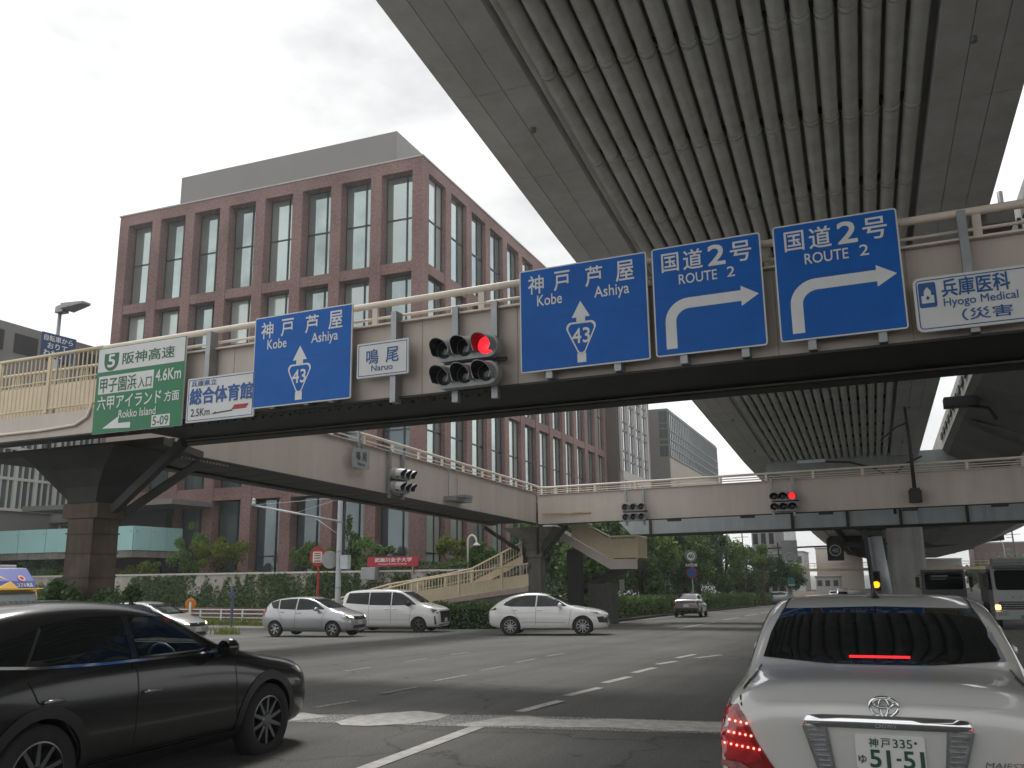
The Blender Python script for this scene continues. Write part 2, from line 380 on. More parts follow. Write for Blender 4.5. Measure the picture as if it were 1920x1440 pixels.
paint_line('guide_line_left', [[(-6.87, 11.98), (-6.88, 13.11)], [(-7.09, 14.12), (-7.08, 15.37)], [(-7.25, 16.39), (-7.27, 17.66)], [(-7.43, 18.67), (-7.47, 20.0)], [(-7.55, 20.96), (-7.52, 22.2)], [(-7.01, 10.48), (-6.84, 11.2)]], .11, worn)
paint_line('guide_line_far_left', [[(-9.74, 15.5), (-9.8, 16.6)], [(-9.9, 18.2), (-9.95, 19.4)], [(-10.1, 21), (-10.15, 22.2)]], .10, worn)
paint_line('lane_line_far', [[(-8.4, 44+9*i), (-8.2+.02*i, 49+9*i)] for i in range(9)], .15)
paint_line('lane_line_far_right', [[(-4.9, 44+9*i), (-4.9+.02*i, 49+9*i)] for i in range(9)], .15)
paint_line('lane_line_far_middle', [[(-8.38, 40.5), (-8.4, 44.0)]], .15)
paint_line('edge_line', [[(-13.3, 47), (-13.1, 60), (-12.4, 80), (-11, 117), (-9, 150)]], .15)
paint_line('cross_street_edge_line', [[(-24.2, 33.6), (-25.5, 33.2), (-27, 31)], [(-25.4, 34.6), (-22.6, 35.2)]], .12)
# pavement with kerb on the far left corner
mb = MB()
kp = [(-60, 40.2), (-34, 37.3), (-29.3, 36.1), (-25, 37.3), (-22.5, 39.0), (-19.5, 41.0), (-16.5, 43.2), (-14.6, 46.5), (-14.1, 50)]
inner = [(-60, 56), (-34, 56), (-29, 56), (-25, 56), (-23, 56), (-21, 56), (-20, 56), (-19, 56), (-18.5, 56)]
v = []
for (a, b), (c, d) in zip(kp, inner):
    z = g(a, b); v += [(a, b, z-.15), (a, b, z+.13), (a-.02, b+.16, z+.135), (c, d, z+.15)]
mb.add(v, [(4*i+j, 4*i+4+j, 4*i+5+j, 4*i+1+j) for i in range(len(kp)-1) for j in range(3)])
structure(mb.build('pavement', mat('paving', (.22, .21, .195), .85, var=.2, scale=1.5, bump=.2)))
mb = MB(); v = []
for y, xl in ((48, -40), (60, -40), (80, -40), (117, -40), (150, -40), (210, -40)):
    xk = -13.6+max(0, y-60)*.035; z = g(xk, y); v += [(xk, y, z-.1), (xk, y, z+.13), (xk-.18, y, z+.135), (xl, y, z+.16)]
mb.add(v, [(4*i+j, 4*i+4+j, 4*i+5+j, 4*i+1+j) for i in range(5) for j in range(3)])
structure(mb.build('verge', mat('soil', (.07, .055, .038), .95, var=.3, scale=2)))
mb = MB(); v = []
for y in (50, 60, 80, 110, 150, 220):
    z = g(0, y); v += [(-.4, y, z), (-.4, y, z+.2), (3.0, y, z+.2), (3.0, y, z)]
mb.add(v, [(4*i+j, 4*i+4+j, 4*i+5+j, 4*i+1+j) for i in range(5) for j in range(3)]+[(0, 1, 2, 3)])
structure(mb.build('median', concrete_dk))

# ================================================================ expressway overhead
def VZ(y): return max(11.0-.03*(y-12), 6.6)     # underside height
def VL(y): return -6.72-.045*(min(y, 24)-6)-.018*max(0, min(y, 70)-24)     # left edge
def VR(y): return 3.5-.004*(y-10)
ex = thing('expressway_viaduct', 'elevated expressway deck on the left overhead with rows of grey pipes along its underside', 'viaduct', (-1.5, 40, 0))
Y0, Y1 = -22.0, 66.0
stn = [Y0+(Y1-Y0)*i/24 for i in range(25)]+[90, 115, 140, 170, 210, 260]
def sweep(mb, sec, ys=stn, closed=True):          # sec(y) -> list of (x,z)
    S = [[(x, y, z) for x, z in sec(y)] for y in ys]; n = len(S[0]); v = [p for s in S for p in s]
    f = [(i*n+k, i*n+(k+1) % n, (i+1)*n+(k+1) % n, (i+1)*n+k) for i in range(len(S)-1) for k in range(n if closed else n-1)]
    if closed: f += [tuple(range(n)), tuple(range((len(S)-1)*n, len(S)*n))]
    return mb.add(v, f)
sweep(MB(), lambda y: [(VL(y)+1.5, VZ(y)+.42), (VR(y)-.3, VZ(y)+.42), (VR(y)-.3, VZ(y)+.8), (VL(y)+1.5, VZ(y)+.8)]).build('deck_slab', deckpaint, ex)
PL = lambda y, a: (VL(y)+a*(VR(y)-VL(y)))
def panel_band(name, a0, a1, cols, m):            # flat soffit panels with open seams
    mb = MB()
    for c in range(cols):
        for i in range(len(stn)-1):
            y0, y1 = stn[i]+.008, stn[i+1]-.008
            if y0 > 66: y0 -= .03
            p = []
            for z in (0, .3):
                for y, k in ((y0, 0), (y0, 1), (y1, 1), (y1, 0)):
                    a = a0+(a1-a0)*(c+k)/cols; x = PL(y, a)+(.007 if k == 0 else -.007)
                    lift = .12*max(0, (a0+(a1-a0)*(c+k)/cols)*-1+.035)/.035 if a0 < .01 else 0
                    p.append((x, y, VZ(y)+z+lift))
            mb.hexa(p)
    mb.build(name, m, ex)
panel_band('edge_panels', 0.0, .165, 3, deckpaint)
panel_band('edge_panels', .845, 1.0, 3, deckpaint)
sweep(MB(), lambda y: [(VL(y)-.02, VZ(y)+.16), (VL(y)+.3, VZ(y)+.31), (VL(y)+.3, VZ(y)+2.2), (VL(y)-.02, VZ(y)+2.2)]).build('parapet', concrete, ex)
sweep(MB(), lambda y: [(VR(y)-.25, VZ(y)+.32), (VR(y)+.05, VZ(y)+.32), (VR(y)+.05, VZ(y)+2.0), (VR(y)-.25, VZ(y)+2.0)]).build('parapet', concrete, ex)
for k in range(18):                                # sound absorbing pipes, each a jointed run
    mb = MB(); a = .18+.655*(k+.5)/18; y = Y0
    while y < 64.5:
        y1 = y+3.67
        for (ya, yb, ra, rb) in ((y+.03, y1-.16, .163, .156), (y1-.13, y1-.03, .168, .168)):
            yb = min(yb, 66)
            mb.cyl((PL(ya, a), ya, VZ(ya)+.17), (PL(yb, a), yb, VZ(yb)+.17), ra, rb, n=14)
        y = y1
    mb.build('pipe', pipem, ex, smooth=True, sharp=40)
mb = MB()
for i in range(60):
    y = Y0+3.67*i-.05
    if y > 66: break
    MB().box(PL(y, .2), PL(y, .815), y, y+.14, VZ(y)+.24, VZ(y)+.4).build('pipe_hanger', concrete_dk, ex)
mb = MB()
for y in (16.2, 27.2, 38.2, 49.2, 60.0):
    for a in (.9, .12):
        x = PL(y, a); mb.cyl((x, y, VZ(y)), (x, y, VZ(y)-.1), .06, n=8)
mb.build('drain_outlet', steelgrey, ex)
# cable tray box on the right edge, with drop pipe
mb = MB(); mb.box(3.05, 4.05, 24.6, 25.6, 10.35, 10.75); mb.build('junction_box', concrete_dk, ex)
mb = MB(); mb.tube([(3.95, 25.7, 11.6), (3.95, 25.7, 9.0), (3.8, 25.8, 7.0)], .07); mb.build('drain_pipe', steelgrey, ex, smooth=True)
# piers and crossheads shared by both decks
for i, y in enumerate((67.2, 108, 150, 195, 240)):
    zt = VZ(y); xc = 1.9; mb = MB(); w = 1.12
    mb.prism(round_rect(xc-w, xc+w, y-1.1, y+1.1, .3), lambda a, b, y=y: (a, b, g(xc, y)-.3), (0, 0, zt-1.9-g(xc, y)+.3))
    mb.build('pier', concrete, ex, smooth=False)
    mb = MB(); mb.prism([(-6.8, zt+.3), (-6.8, zt-.6), (-1.2, zt-2.0), (5.0, zt-2.0), (17.5, zt-.9), (17.5, zt+.3)], lambda a, b, y=y: (a, y-1.2, b), (0, 2.4, 0))
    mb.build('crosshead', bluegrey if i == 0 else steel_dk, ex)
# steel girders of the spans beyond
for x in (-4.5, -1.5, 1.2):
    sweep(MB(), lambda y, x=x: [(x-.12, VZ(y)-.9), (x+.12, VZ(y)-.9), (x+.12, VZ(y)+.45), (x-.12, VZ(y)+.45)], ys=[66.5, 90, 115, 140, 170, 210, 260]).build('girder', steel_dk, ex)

v2 = thing('expressway_viaduct', 'second elevated expressway deck on the right overhead with a smooth concrete flank', 'viaduct', (10, 40, 0))
DX = .4
sweep(MB(), lambda y: [(4.35+DX, VZ(y)+.25), (4.35+DX, VZ(y)+1.75), (4.6+DX, VZ(y)+1.75), (4.6+DX, VZ(y)+.25)]).build('parapet', mat('parapet_pale', (.45, .45, .44), .75, var=.1, streak=.2), v2)
sweep(MB(), lambda y: [(4.35+DX, VZ(y)+.24), (5.0, VZ(y)-.1), (7.9, VZ(y)-1.5), (8.2, VZ(y)-1.55), (14.3, VZ(y)-1.55), (18.5, VZ(y)+.1), (18.5, VZ(y)+.6), (4.9, VZ(y)+.6)]).build('box_girder', mat('flank_concrete', (.27, .275, .265), .8, var=.18, scale=.35, streak=.15), v2)
sweep(MB(), lambda y: [(18.3, VZ(y)+.61), (18.5, VZ(y)+.61), (18.5, VZ(y)+2), (18.3, VZ(y)+2)]).build('parapet', concrete, v2)
mb = MB(); mb.tube([(8.25, y, VZ(y)-1.75) for y in range(-20, 66, 6)], .2, n=12); mb.build('drain_pipe', pipem, v2, smooth=True)
mb = MB()
for i in range(24): y = 18+2*i; mb.box(4.25+DX, 4.34+DX, y, y+1.3, VZ(y)+.75, VZ(y)+1.1)
mb.build('cable_duct', black, v2)
mb = MB(); y = 52; mb.prism([(5.2, VZ(y)-.4), (8.6, VZ(y)-2.2), (8.6, VZ(y)-1.4), (7.6, VZ(y)-1.2)], lambda a, b: (a, y, b), (0, 1.6, 0)); mb.build('bracket', concrete_dk, v2)
mb = MB(); mb.box(3.7, 5.2, 47, 47.9, VZ(47)-.55, VZ(47)-.1); mb.tube([(4.3, 47.4, VZ(47)-.4), (5.6, 47.4, VZ(47)-.7), (5.9, 47.4, VZ(47)-1.3)], .08); mb.build('junction_box', black, v2)

# ================================================================ footbridges
p0 = Vector((-4.9, 13.43, 0)); dv = Vector((1, -.045, 0)).normalized(); nv = Vector((dv.y, -dv.x, 0))
def F(s, z, off=0.): return p0+dv*s+nv*off+Vector((0, 0, z))
def fbox(mb, s0, s1, o0, o1, z0, z1): return mb.hexa([F(s0, z0, o0), F(s1, z0, o0), F(s1, z0, o1), F(s0, z0, o1), F(s0, z1, o0), F(s1, z1, o0), F(s1, z1, o1), F(s0, z1, o1)])
fb = thing('footbridge', 'near beige steel footbridge spanning the road and carrying the blue direction signs', 'footbridge', (-4.9, 14.5, 0))
SE = 22.0
mb = MB(); fbox(mb, -9.9, SE, -.03, 0, 4.74, 6.08); fbox(mb, -16.5, -9.91, -.03, -.005, 4.68, 5.22); mb.build('web_plate', girder, fb)
mb = MB(); fbox(mb, -9.9, SE, -2.2, -2.17, 4.74, 6.08); mb.build('web_plate', girder, fb)
mb = MB(); [fbox(mb, s_, s_+.012, .0005, .0045, 4.75, 6.07) for s_ in (-6.4, -2.18, -.35, 3.84, 5.65, 9, 13)]; mb.build('weld_seam', mat('weld_brown', (.33, .27, .22), .7, var=.3, scale=6), fb)
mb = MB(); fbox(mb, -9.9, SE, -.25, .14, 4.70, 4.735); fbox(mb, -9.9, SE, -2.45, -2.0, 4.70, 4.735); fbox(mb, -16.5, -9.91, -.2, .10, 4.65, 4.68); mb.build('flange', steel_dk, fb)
mb = MB(); fbox(mb, -9.9, SE, -.15, .12, 6.083, 6.115); mb.build('cap_plate', railcream, fb)
mb = MB(); fbox(mb, -16.5, SE, -1.98, -.26, 5.0, 5.15); fbox(mb, -9.6, SE, -2.165, -.035, 4.80, 4.83)
mb.hexa([F(-16.5, 4.72, -2.0), F(-10.2, 4.72, -2.05), F(-11.2, 4.72, -4.4), F(-16.5, 4.72, -6), F(-16.5, 4.9, -2.0), F(-10.2, 4.9, -2.05), F(-11.2, 4.9, -4.4), F(-16.5, 4.9, -6)])
for i in range(32):
    s = -9.4+i; fbox(mb, s, s+.09, -1.99, -.26, 4.86, 4.99)
    a, b = F(s+.05, 4.9, -.3), F(s+1.05, 4.9, -1.95)
    if i % 2: a, b = F(s+.05, 4.9, -1.95), F(s+1.05, 4.9, -.3)
    mb.beam(a, b, .07, .05)
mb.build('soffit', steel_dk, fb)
mb = MB(); mb.tube([F(s, 6.50, .02) for s in (-9.9, 0, 10, SE)], .062, 10); mb.build('handrail', railcream, fb, smooth=True)
mb = MB(); mb.tube([F(s, 6.24, .02) for s in (-9.9, 0, SE)], .026, 6); mb.build('lower_rail', railcream, fb, smooth=True)
mb = MB(); mb.tube([F(s, 6.50, -2.2) for s in (-9.9, 0, 10, SE)], .062, 10); mb.build('handrail', railcream, fb, smooth=True)
for i in range(17):
    s = -8.6+1.9*i-.25*(i % 2); mb = MB(); fbox(mb, s-.055, s+.055, -.02, .04, 6.116, 6.46); mb.build('rail_post', railcream, fb)
for i in range(16):
    s = -9.0+1.95*i; mb = MB(); fbox(mb, s-.05, s+.05, -2.24, -2.17, 6.081, 6.46); mb.build('rail_post', railcream, fb)
mb = MB(); rr = random.Random(3)
for i in range(40):
    s = -9.5+i*.22
    for o_ in (.05, -.15): mb.cyl(F(s, 4.69, o_), F(s, 4.655, o_), .028, n=6)
mb.build('bolts', steel_dk, fb)
mb = MB(); mb.tube([F(-16, 4.86, .03), F(-11.6, 4.86, .03), F(-10.6, 4.9, .03), F(-10.25, 5.05, .03), F(-10.15, 5.35, .03)], .035); mb.build('conduit', railcream, fb, smooth=True)
# column with flared head and struts
mb = MB(); cx, cy = -17.3, 16.3
def sq(w, d, z): return [(cx-w, cy-d, z), (cx+w, cy-d, z), (cx+w, cy+d, z), (cx-w, cy+d, z)]
L = [sq(.41, .41, -.6), sq(.39, .39, 3.1), sq(.54, .44, 3.12), sq(.54, .44, 3.46), sq(.41, .38, 3.48)]
vv = [p for l in L for p in l]; mb.add(vv, [(4*i+k, 4*i+(k+1) % 4, 4*i+4+(k+1) % 4, 4*i+4+k) for i in range(len(L)-1) for k in range(4)]+[(16, 17, 18, 19)])
L = [sq(.42, .40, 3.482), sq(.50, .44, 3.85), sq(.85, .65, 4.25), sq(1.6, 1.1, 4.69)]
m2 = MB(); m2.add([p for l in L for p in l], [(4*i+k, 4*i+(k+1) % 4, 4*i+4+(k+1) % 4, 4*i+4+k) for i in range(3) for k in range(4)]+[(12, 13, 14, 15)]); m2.build('capital', steel_dk, fb)
for z in (.9, 1.3, 1.75, 2.3, 2.75): mb.box(cx-.42, cx+.42, cy-.42, cy+.42, z, z+.03)
mb.build('column', mat('column_brown', (.115, .09, .062), .8, var=.35, scale=1.2, streak=.4, bump=.2), fb)
for a, b in (((-18.7, 15.6, 4.6), (-17.45, 16.1, 3.35)), ((-14.1, 15.6, 4.66), (-16.5, 16.1, 3.3)), ((-18.1, 17.9, 4.6), (-17.4, 16.6, 3.3)), ((-15.9, 18.2, 4.6), (-16.7, 16.7, 3.3))):
    MB().beam(a, b, .16, .2).build('strut', steel_dk, fb)
# landing fence at the left end
def baluster_fence(parent, P, h=1.2, step=.13, post=1.9, m=fencecream, kick=.0, r=.016, top=.045):
    """fence along 3-D polyline P: posts, balusters, rails"""
    P = [Vector(p) for p in P]; up = Vector((0, 0, 1))
    mb = MB(); mb.tube([p+up*h for p in P], top, 8); mb.build('fence_handrail', m, parent, smooth=True)
    mb = MB(); mb.tube([p+up*.1 for p in P], .02, 6); mb.tube([p+up*(h*.55) for p in P], .016, 6)
    for a, b in zip(P[:-1], P[1:]):
        n = max(2, int((b-a).length/step)); 
        for i in range(n): q = a.lerp(b, (i+.5)/n); mb.cyl(q+up*.1, q+up*(h-.02), r, n=5, caps=False)
    mb.build('balusters', m, parent)
    if kick:
        mb = MB()
        for a, b in zip(P[:-1], P[1:]):
            mb.add([a+up*.08, b+up*.08, b+up*kick, a+up*kick], [(0, 1, 2, 3)])
        mb.build('kick_panel', m, parent)
    for a, b in zip(P[:-1], P[1:]):
        n = max(1, round((b-a).length/post))
        for i in range(n): q = a.lerp(b, i/n); mb = MB(); mb.box(q.x-.04, q.x+.04, q.y-.03, q.y+.03, q.z, q.z+h-.02); mb.build('fence_post', m, parent)
baluster_fence(fb, [F(-10.0, 5.24, -.02), F(-13.2, 5.24, -.02), F(-16.5, 5.24, -.02)], h=1.30, kick=.62)
baluster_fence(fb, [F(-10.4, 5.24, -2.3), F(-12.2, 5.55, -2.2), F(-16.5, 5.6, -2.2)], h=1.35, kick=1.0)

sbr = thing('footbridge', 'side footbridge running along the left side of the junction towards the brick building', 'footbridge', (-16, 30, 0))
def SX(y): return -15.9+.012*(y-17)
def SB(y): return 4.72-.0215*(y-17.5)
sy = [17.3, 24, 30, 36, 42.2]
sweep(MB(), lambda y: [(SX(y)-.03, SB(y)+.03), (SX(y), SB(y)+.03), (SX(y), SB(y)+1.53), (SX(y)-.03, SB(y)+1.53)], sy).build('web_plate', girder, sbr)
sweep(MB(), lambda y: [(SX(y)-2.3, SB(y)+.03), (SX(y)-2.27, SB(y)+.03), (SX(y)-2.27, SB(y)+1.53), (SX(y)-2.3, SB(y)+1.53)], sy).build('web_plate', girder, sbr)
mb = MB(); sweep(mb, lambda y: [(SX(y)-.3, SB(y)), (SX(y)+.12, SB(y)), (SX(y)+.12, SB(y)+.028), (SX(y)-.3, SB(y)+.028)], sy)
sweep(mb, lambda y: [(SX(y)-2.5, SB(y)), (SX(y)-2.05, SB(y)), (SX(y)-2.05, SB(y)+.028), (SX(y)-2.5, SB(y)+.028)], sy); mb.build('flange', steel_dk, sbr)
mb = MB(); sweep(mb, lambda y: [(SX(y)-2.24, SB(y)+.07), (SX(y)-.06, SB(y)+.07), (SX(y)-.06, SB(y)+.1), (SX(y)-2.24, SB(y)+.1)], sy)
sweep(mb, lambda y: [(SX(y)-2.26, SB(y)+.3), (SX(y)-.04, SB(y)+.3), (SX(y)-.04, SB(y)+.4), (SX(y)-2.26, SB(y)+.4)], sy)
for i in range(24): y = 17.9+i; mb.box(SX(y)-2.25, SX(y)-.05, y, y+.1, SB(y)+.06, SB(y)+.29); mb.beam((SX(y)-.1-2.1*(i % 2), y+.1, SB(y)+.1), (SX(y)-2.2+2.1*(i % 2), y+1, SB(y)+.1), .06, .05)
mb.build('soffit', steel_dk, sbr)
sweep(MB(), lambda y: [(SX(y)-.15, SB(y)+1.533), (SX(y)+.1, SB(y)+1.533), (SX(y)+.1, SB(y)+1.56), (SX(y)-.15, SB(y)+1.56)], sy).build('cap_plate', railcream, sbr)
mb = MB(); mb.tube([(SX(y), y, SB(y)+1.90) for y in sy], .055, 8); mb.build('handrail', railcream, sbr, smooth=True)
mb = MB(); mb.tube([(SX(y), y, SB(y)+1.70) for y in sy], .022, 6); mb.build('lower_rail', railcream, sbr, smooth=True)
mb = MB(); mb.tube([(SX(y)-2.28, y, SB(y)+1.90) for y in sy], .055, 8); mb.build('handrail', railcream, sbr, smooth=True)
for i in range(13): y = 18.2+1.95*i; mb = MB(); mb.box(SX(y)-.04, SX(y)+.04, y-.05, y+.05, SB(y)+1.561, SB(y)+1.87); mb.build('rail_post', railcream, sbr)
mb = MB()
for yy in (27.9, 35.6, 41.2):
    for k in range(9): 
        for q in (0, .16): mb.cyl((SX(yy)+.0, yy+q, SB(yy)+.15+k*.15), (SX(yy)+.014, yy+q, SB(yy)+.15+k*.15), .022, n=6)
for k in range(16): y = 17.4+k*.13; mb.cyl((SX(y)-.1, y, SB(y)), (SX(y)-.1, y, SB(y)-.05), .03, n=6)
mb.build('bolts', girder, sbr)
mb = MB(); mb.box(-15.78, -15.2, 32.0, 33.6, 4.62, 4.8); mb.box(-15.2, -14.9, 32.2, 33.0, 4.75, 4.85); mb.tube([(-15.6, 32.2, 4.8), (-15.6, 32.2, 5.9)], .02); mb.tube([(-15.6, 33.0, 4.8), (-15.6, 33.0, 5.9)], .02)
mb.build('camera_unit', steelgrey, sbr)

fb2 = thing('footbridge', 'far beige footbridge crossing the road beyond the junction under the viaduct', 'footbridge', (-5, 42.5, 0))
def BY(x): return 42.5-.042*(x+15.6)
def BB(x): return 4.16+.0075*(x+15.6)
bx_ = [-15.6, -8, 0, 8, 24]
def bsweep(mb, sec):
    S = [[(x, y, z) for y, z in sec(x)] for x in bx_]; n = len(S[0]); v = [p for s in S for p in s]
    f = [(i*n+k, i*n+(k+1) % n, (i+1)*n+(k+1) % n, (i+1)*n+k) for i in range(len(S)-1) for k in range(n)]+[tuple(range(n)), tuple(range((len(S)-1)*n, len(S)*n))]
    return mb.add(v, f)
bsweep(MB(), lambda x: [(BY(x), BB(x)+.03), (BY(x)+.03, BB(x)+.03), (BY(x)+.03, BB(x)+1.48), (BY(x), BB(x)+1.48)]).build('web_plate', girder, fb2)
mb = MB(); bsweep(mb, lambda x: [(BY(x)-.13, BB(x)), (BY(x)+.3, BB(x)), (BY(x)+.3, BB(x)+.028), (BY(x)-.13, BB(x)+.028)]); bsweep(mb, lambda x: [(BY(x)+.1, BB(x)+.2), (BY(x)+2.6, BB(x)+.2), (BY(x)+2.6, BB(x)+.4), (BY(x)+.1, BB(x)+.4)])
for i in range(9): x = -9+3.4*i; mb.box(x, x+.6, BY(x)-.1, BY(x)+.3, BB(x)-.1, BB(x)-.002)
mb.build('soffit', steel_dk, fb2)
bsweep(MB(), lambda x: [(BY(x)-.1, BB(x)+1.483), (BY(x)+.15, BB(x)+1.483), (BY(x)+.15, BB(x)+1.51), (BY(x)-.1, BB(x)+1.51)]).build('cap_plate', railcream, fb2)
mb = MB(); mb.tube([(-15.62, 42.2, SB(42.2)+1.90), (-15.45, 42.35, BB(-15)+1.84)]+[(x, BY(x), BB(x)+1.84) for x in (-15, -8, 0, 8, 24)], .055, 8); mb.build('handrail', railcream, fb2, smooth=True)
for k, zz in enumerate((1.6, 1.7)): mb = MB(); mb.tube([(x, BY(x), BB(x)+zz) for x in bx_], .022, 6); mb.build('lower_rail', railcream, fb2, smooth=True)
for i in range(18): x = -14.6+2.05*i; mb = MB(); mb.box(x-.055, x+.055, BY(x)-.04, BY(x)+.04, BB(x)+1.511, BB(x)+1.81); mb.build('rail_post', railcream, fb2)
mb = MB()
for xx in (-13.6, -13.35, -13.1, -5.0, -4.8, -4.6):
    for k in range(10): mb.cyl((xx, BY(xx), BB(xx)+.1+k*.13), (xx, BY(xx)-.014, BB(xx)+.1+k*.13), .02, n=6)
mb.build('bolts', girder, fb2)
MB().box(-15.3, -12.8, BY(-14)-.12, BY(-14)-.05, BB(-14)+.48, BB(-14)+.54).build('ledge', mat('ledge_yellow', (.45, .36, .17), .7, var=.3, scale=3), fb2)
mb = MB(); cx, cy = -16.4, 44.3; L = [sq(.36, .36, -1.0), sq(.36, .36, 2.6), sq(.46, .46, 2.62), sq(.46, .46, 2.9), sq(.38, .38, 2.92), sq(.5, .5, 3.3), sq(1.4, 1.2, 4.1)]
mb.add([p for l in L for p in l], [(4*i+k, 4*i+(k+1) % 4, 4*i+4+(k+1) % 4, 4*i+4+k) for i in range(6) for k in range(4)]+[(24, 25, 26, 27)])
mb.build('column', concrete_dk, fb2)
for a, b in (((-18.2, 41.6, 4.1), (-16.8, 44.0, 2.7)), ((-15.6, 42.4, 4.1), (-16.2, 44.0, 2.7)), ((-14.4, 43.4, 4.1), (-16.0, 44.2, 2.7))): MB().beam(a, b, .13, .16).build('strut', steel_dk, fb2)
MB().cyl((-17.0, 43.6, -.7), (-17.0, 43.6, 3.9), .09).build('drain_pipe', steelgrey, fb2, smooth=True)

# parallel steel girder bridge behind it
pg = thing('pipe_bridge', 'pale blue grey steel girder bridge just behind the far footbridge', 'bridge', (0, 49, 0))
mb = MB(); mb.prism([(-13.1, 4.5), (-12.5, 3.86), (24, 3.86), (24, 5.3), (-13.1, 5.3)], lambda a, b: (a, 49, b+.008*a+.07), (0, .06, 0)); mb.build('web_plate', bluegrey, pg)
mb = MB(); mb.hexa([(-12.5, 48.8, 3.79), (24, 48.8, 4.08), (24, 51.5, 4.08), (-12.5, 51.5, 3.79), (-12.5, 48.8, 3.83), (24, 48.8, 4.12), (24, 51.5, 4.12), (-12.5, 51.5, 3.83)]); mb.build('flange', steel_dk, pg)
for i, x in enumerate((-11.4, -3.9, -1.2, 1.3, 2.0, 4.3, 5.2, 7.6, 9.8, 12)): MB().box(x-.07, x+.07, 48.9, 48.998, 3.86+.008*x+.07, 5.25+.008*x).build('stiffener', bluegrey if i in (4, 6) else steel_dk, pg)

# ================================================================ stairs and ramp at the far left corner
stg = thing('staircase', 'beige steel staircase folding down beside the far left column', 'staircase', (-14, 45, 0))
mb = MB(); mb.hexa([(-16.2, 44.9, 4.1), (-12.6, 44.9, 2.0), (-12.6, 47.0, 2.0), (-16.2, 47.0, 4.1), (-16.2, 44.9, 4.4), (-12.6, 44.9, 2.3), (-12.6, 47.0, 2.3), (-16.2, 47.0, 4.4)]); mb.build('flight', steel_dk, stg)
mb = MB(); mb.hexa([(-16.2, 44.84, 4.05), (-12.6, 44.84, 1.95), (-12.6, 44.895, 1.95), (-16.2, 44.895, 4.05), (-16.2, 44.84, 4.5), (-12.6, 44.84, 2.45), (-12.6, 44.895, 2.45), (-16.2, 44.895, 4.5)]); mb.box(-12.6, -11.2, 44.84, 44.895, 1.95, 2.45); mb.build('stringer', girder, stg)
MB().box(-12.6, -11.2, 44.9, 47.2, 2.0, 2.3).build('landing', steel_dk, stg)
mb = MB(); mb.hexa([(-16.2, 47.3, 0.2), (-12.6, 47.3, 2.0), (-12.6, 49.2, 2.0), (-16.2, 49.2, .2), (-16.2, 47.3, .5), (-12.6, 47.3, 2.3), (-12.6, 49.2, 2.3), (-16.2, 49.2, .5)]); mb.build('flight', steel_dk, stg)
baluster_fence(stg, [(-14.6, 44.87, 3.55), (-12.6, 44.87, 2.42), (-11.2, 44.87, 2.42)], h=1.15, kick=1.05)
baluster_fence(stg, [(-11.2, 44.9, 2.42), (-11.2, 47.1, 2.42)], h=1.15, kick=1.05)
MB().box(-14.3, -13.0, 46.4, 47.6, -1.3, 1.2).build('support_wall', mat('wall_dark_grey', (.09, .09, .085), .9, var=.25), stg)  # plain dark grey concrete wall under the flights
MB().box(-15.3, -14.6, 46.0, 46.6, -1.3, 3.0).build('support_post', steel_dk, stg)

rmp = thing('ramp', 'cream fenced pedestrian ramp climbing behind the white van', 'ramp', (-20, 41, 0))
lo = [(-24.4, 38.0, -.62), (-22.04, 38.69, .02), (-20.89, 39.08, .32), (-18.75, 39.84, .68), (-16.82, 40.56, .95), (-15.6, 41.0, 1.12)]
hi = [(-26.4, 40.4, -.6), (-25.26, 40.78, -.3), (-23.37, 41.41, .22), (-20.7, 42.37, .66), (-19.4, 42.82, .95), (-17.92, 43.23, 1.7), (-16.85, 43.53, 2.26)]
baluster_fence(rmp, lo, h=1.13, step=.15, kick=.62)
baluster_fence(rmp, hi, h=1.13, step=.15, kick=.45)
mb = MB(); n = 6; v = []
for (a, b) in zip(lo, hi): v += [(a[0], a[1]-.05, a[2]-.18), (a[0], a[1]-.05, a[2]+.05), (b[0], b[1], a[2]+.05), (b[0], b[1], a[2]-.18)]
mb.add(v, [(4*i+k, 4*i+(k+1) % 4, 4*i+4+(k+1) % 4, 4*i+4+k) for i in range(5) for k in range(4)]+[(0, 1, 2, 3), (20, 21, 22, 23)]); mb.build('ramp_slab', mat('ramp_pink', (.40, .33, .28), .8, var=.15), rmp)
mb = MB(); v = []
for a in lo[2:]: v += [(a[0], a[1]+.1, g(a[0], a[1])-.2), (a[0], a[1]+.1, a[2]-.2)]
mb.add(v, [(2*i, 2*i+2, 2*i+3, 2*i+1) for i in range(3)]); mb.build('retaining_face', concrete_dk, rmp)
mb = MB(); mb.hexa([(-19.6, 42.9, .8), (-16.6, 43.7, 2.1), (-16.6, 45.2, 2.1), (-19.6, 45.2, .8), (-19.6, 42.9, 1.0), (-16.6, 43.7, 2.3), (-16.6, 45.2, 2.3), (-19.6, 45.2, 1.0)]); mb.build('ramp_slab', concrete_dk, rmp)
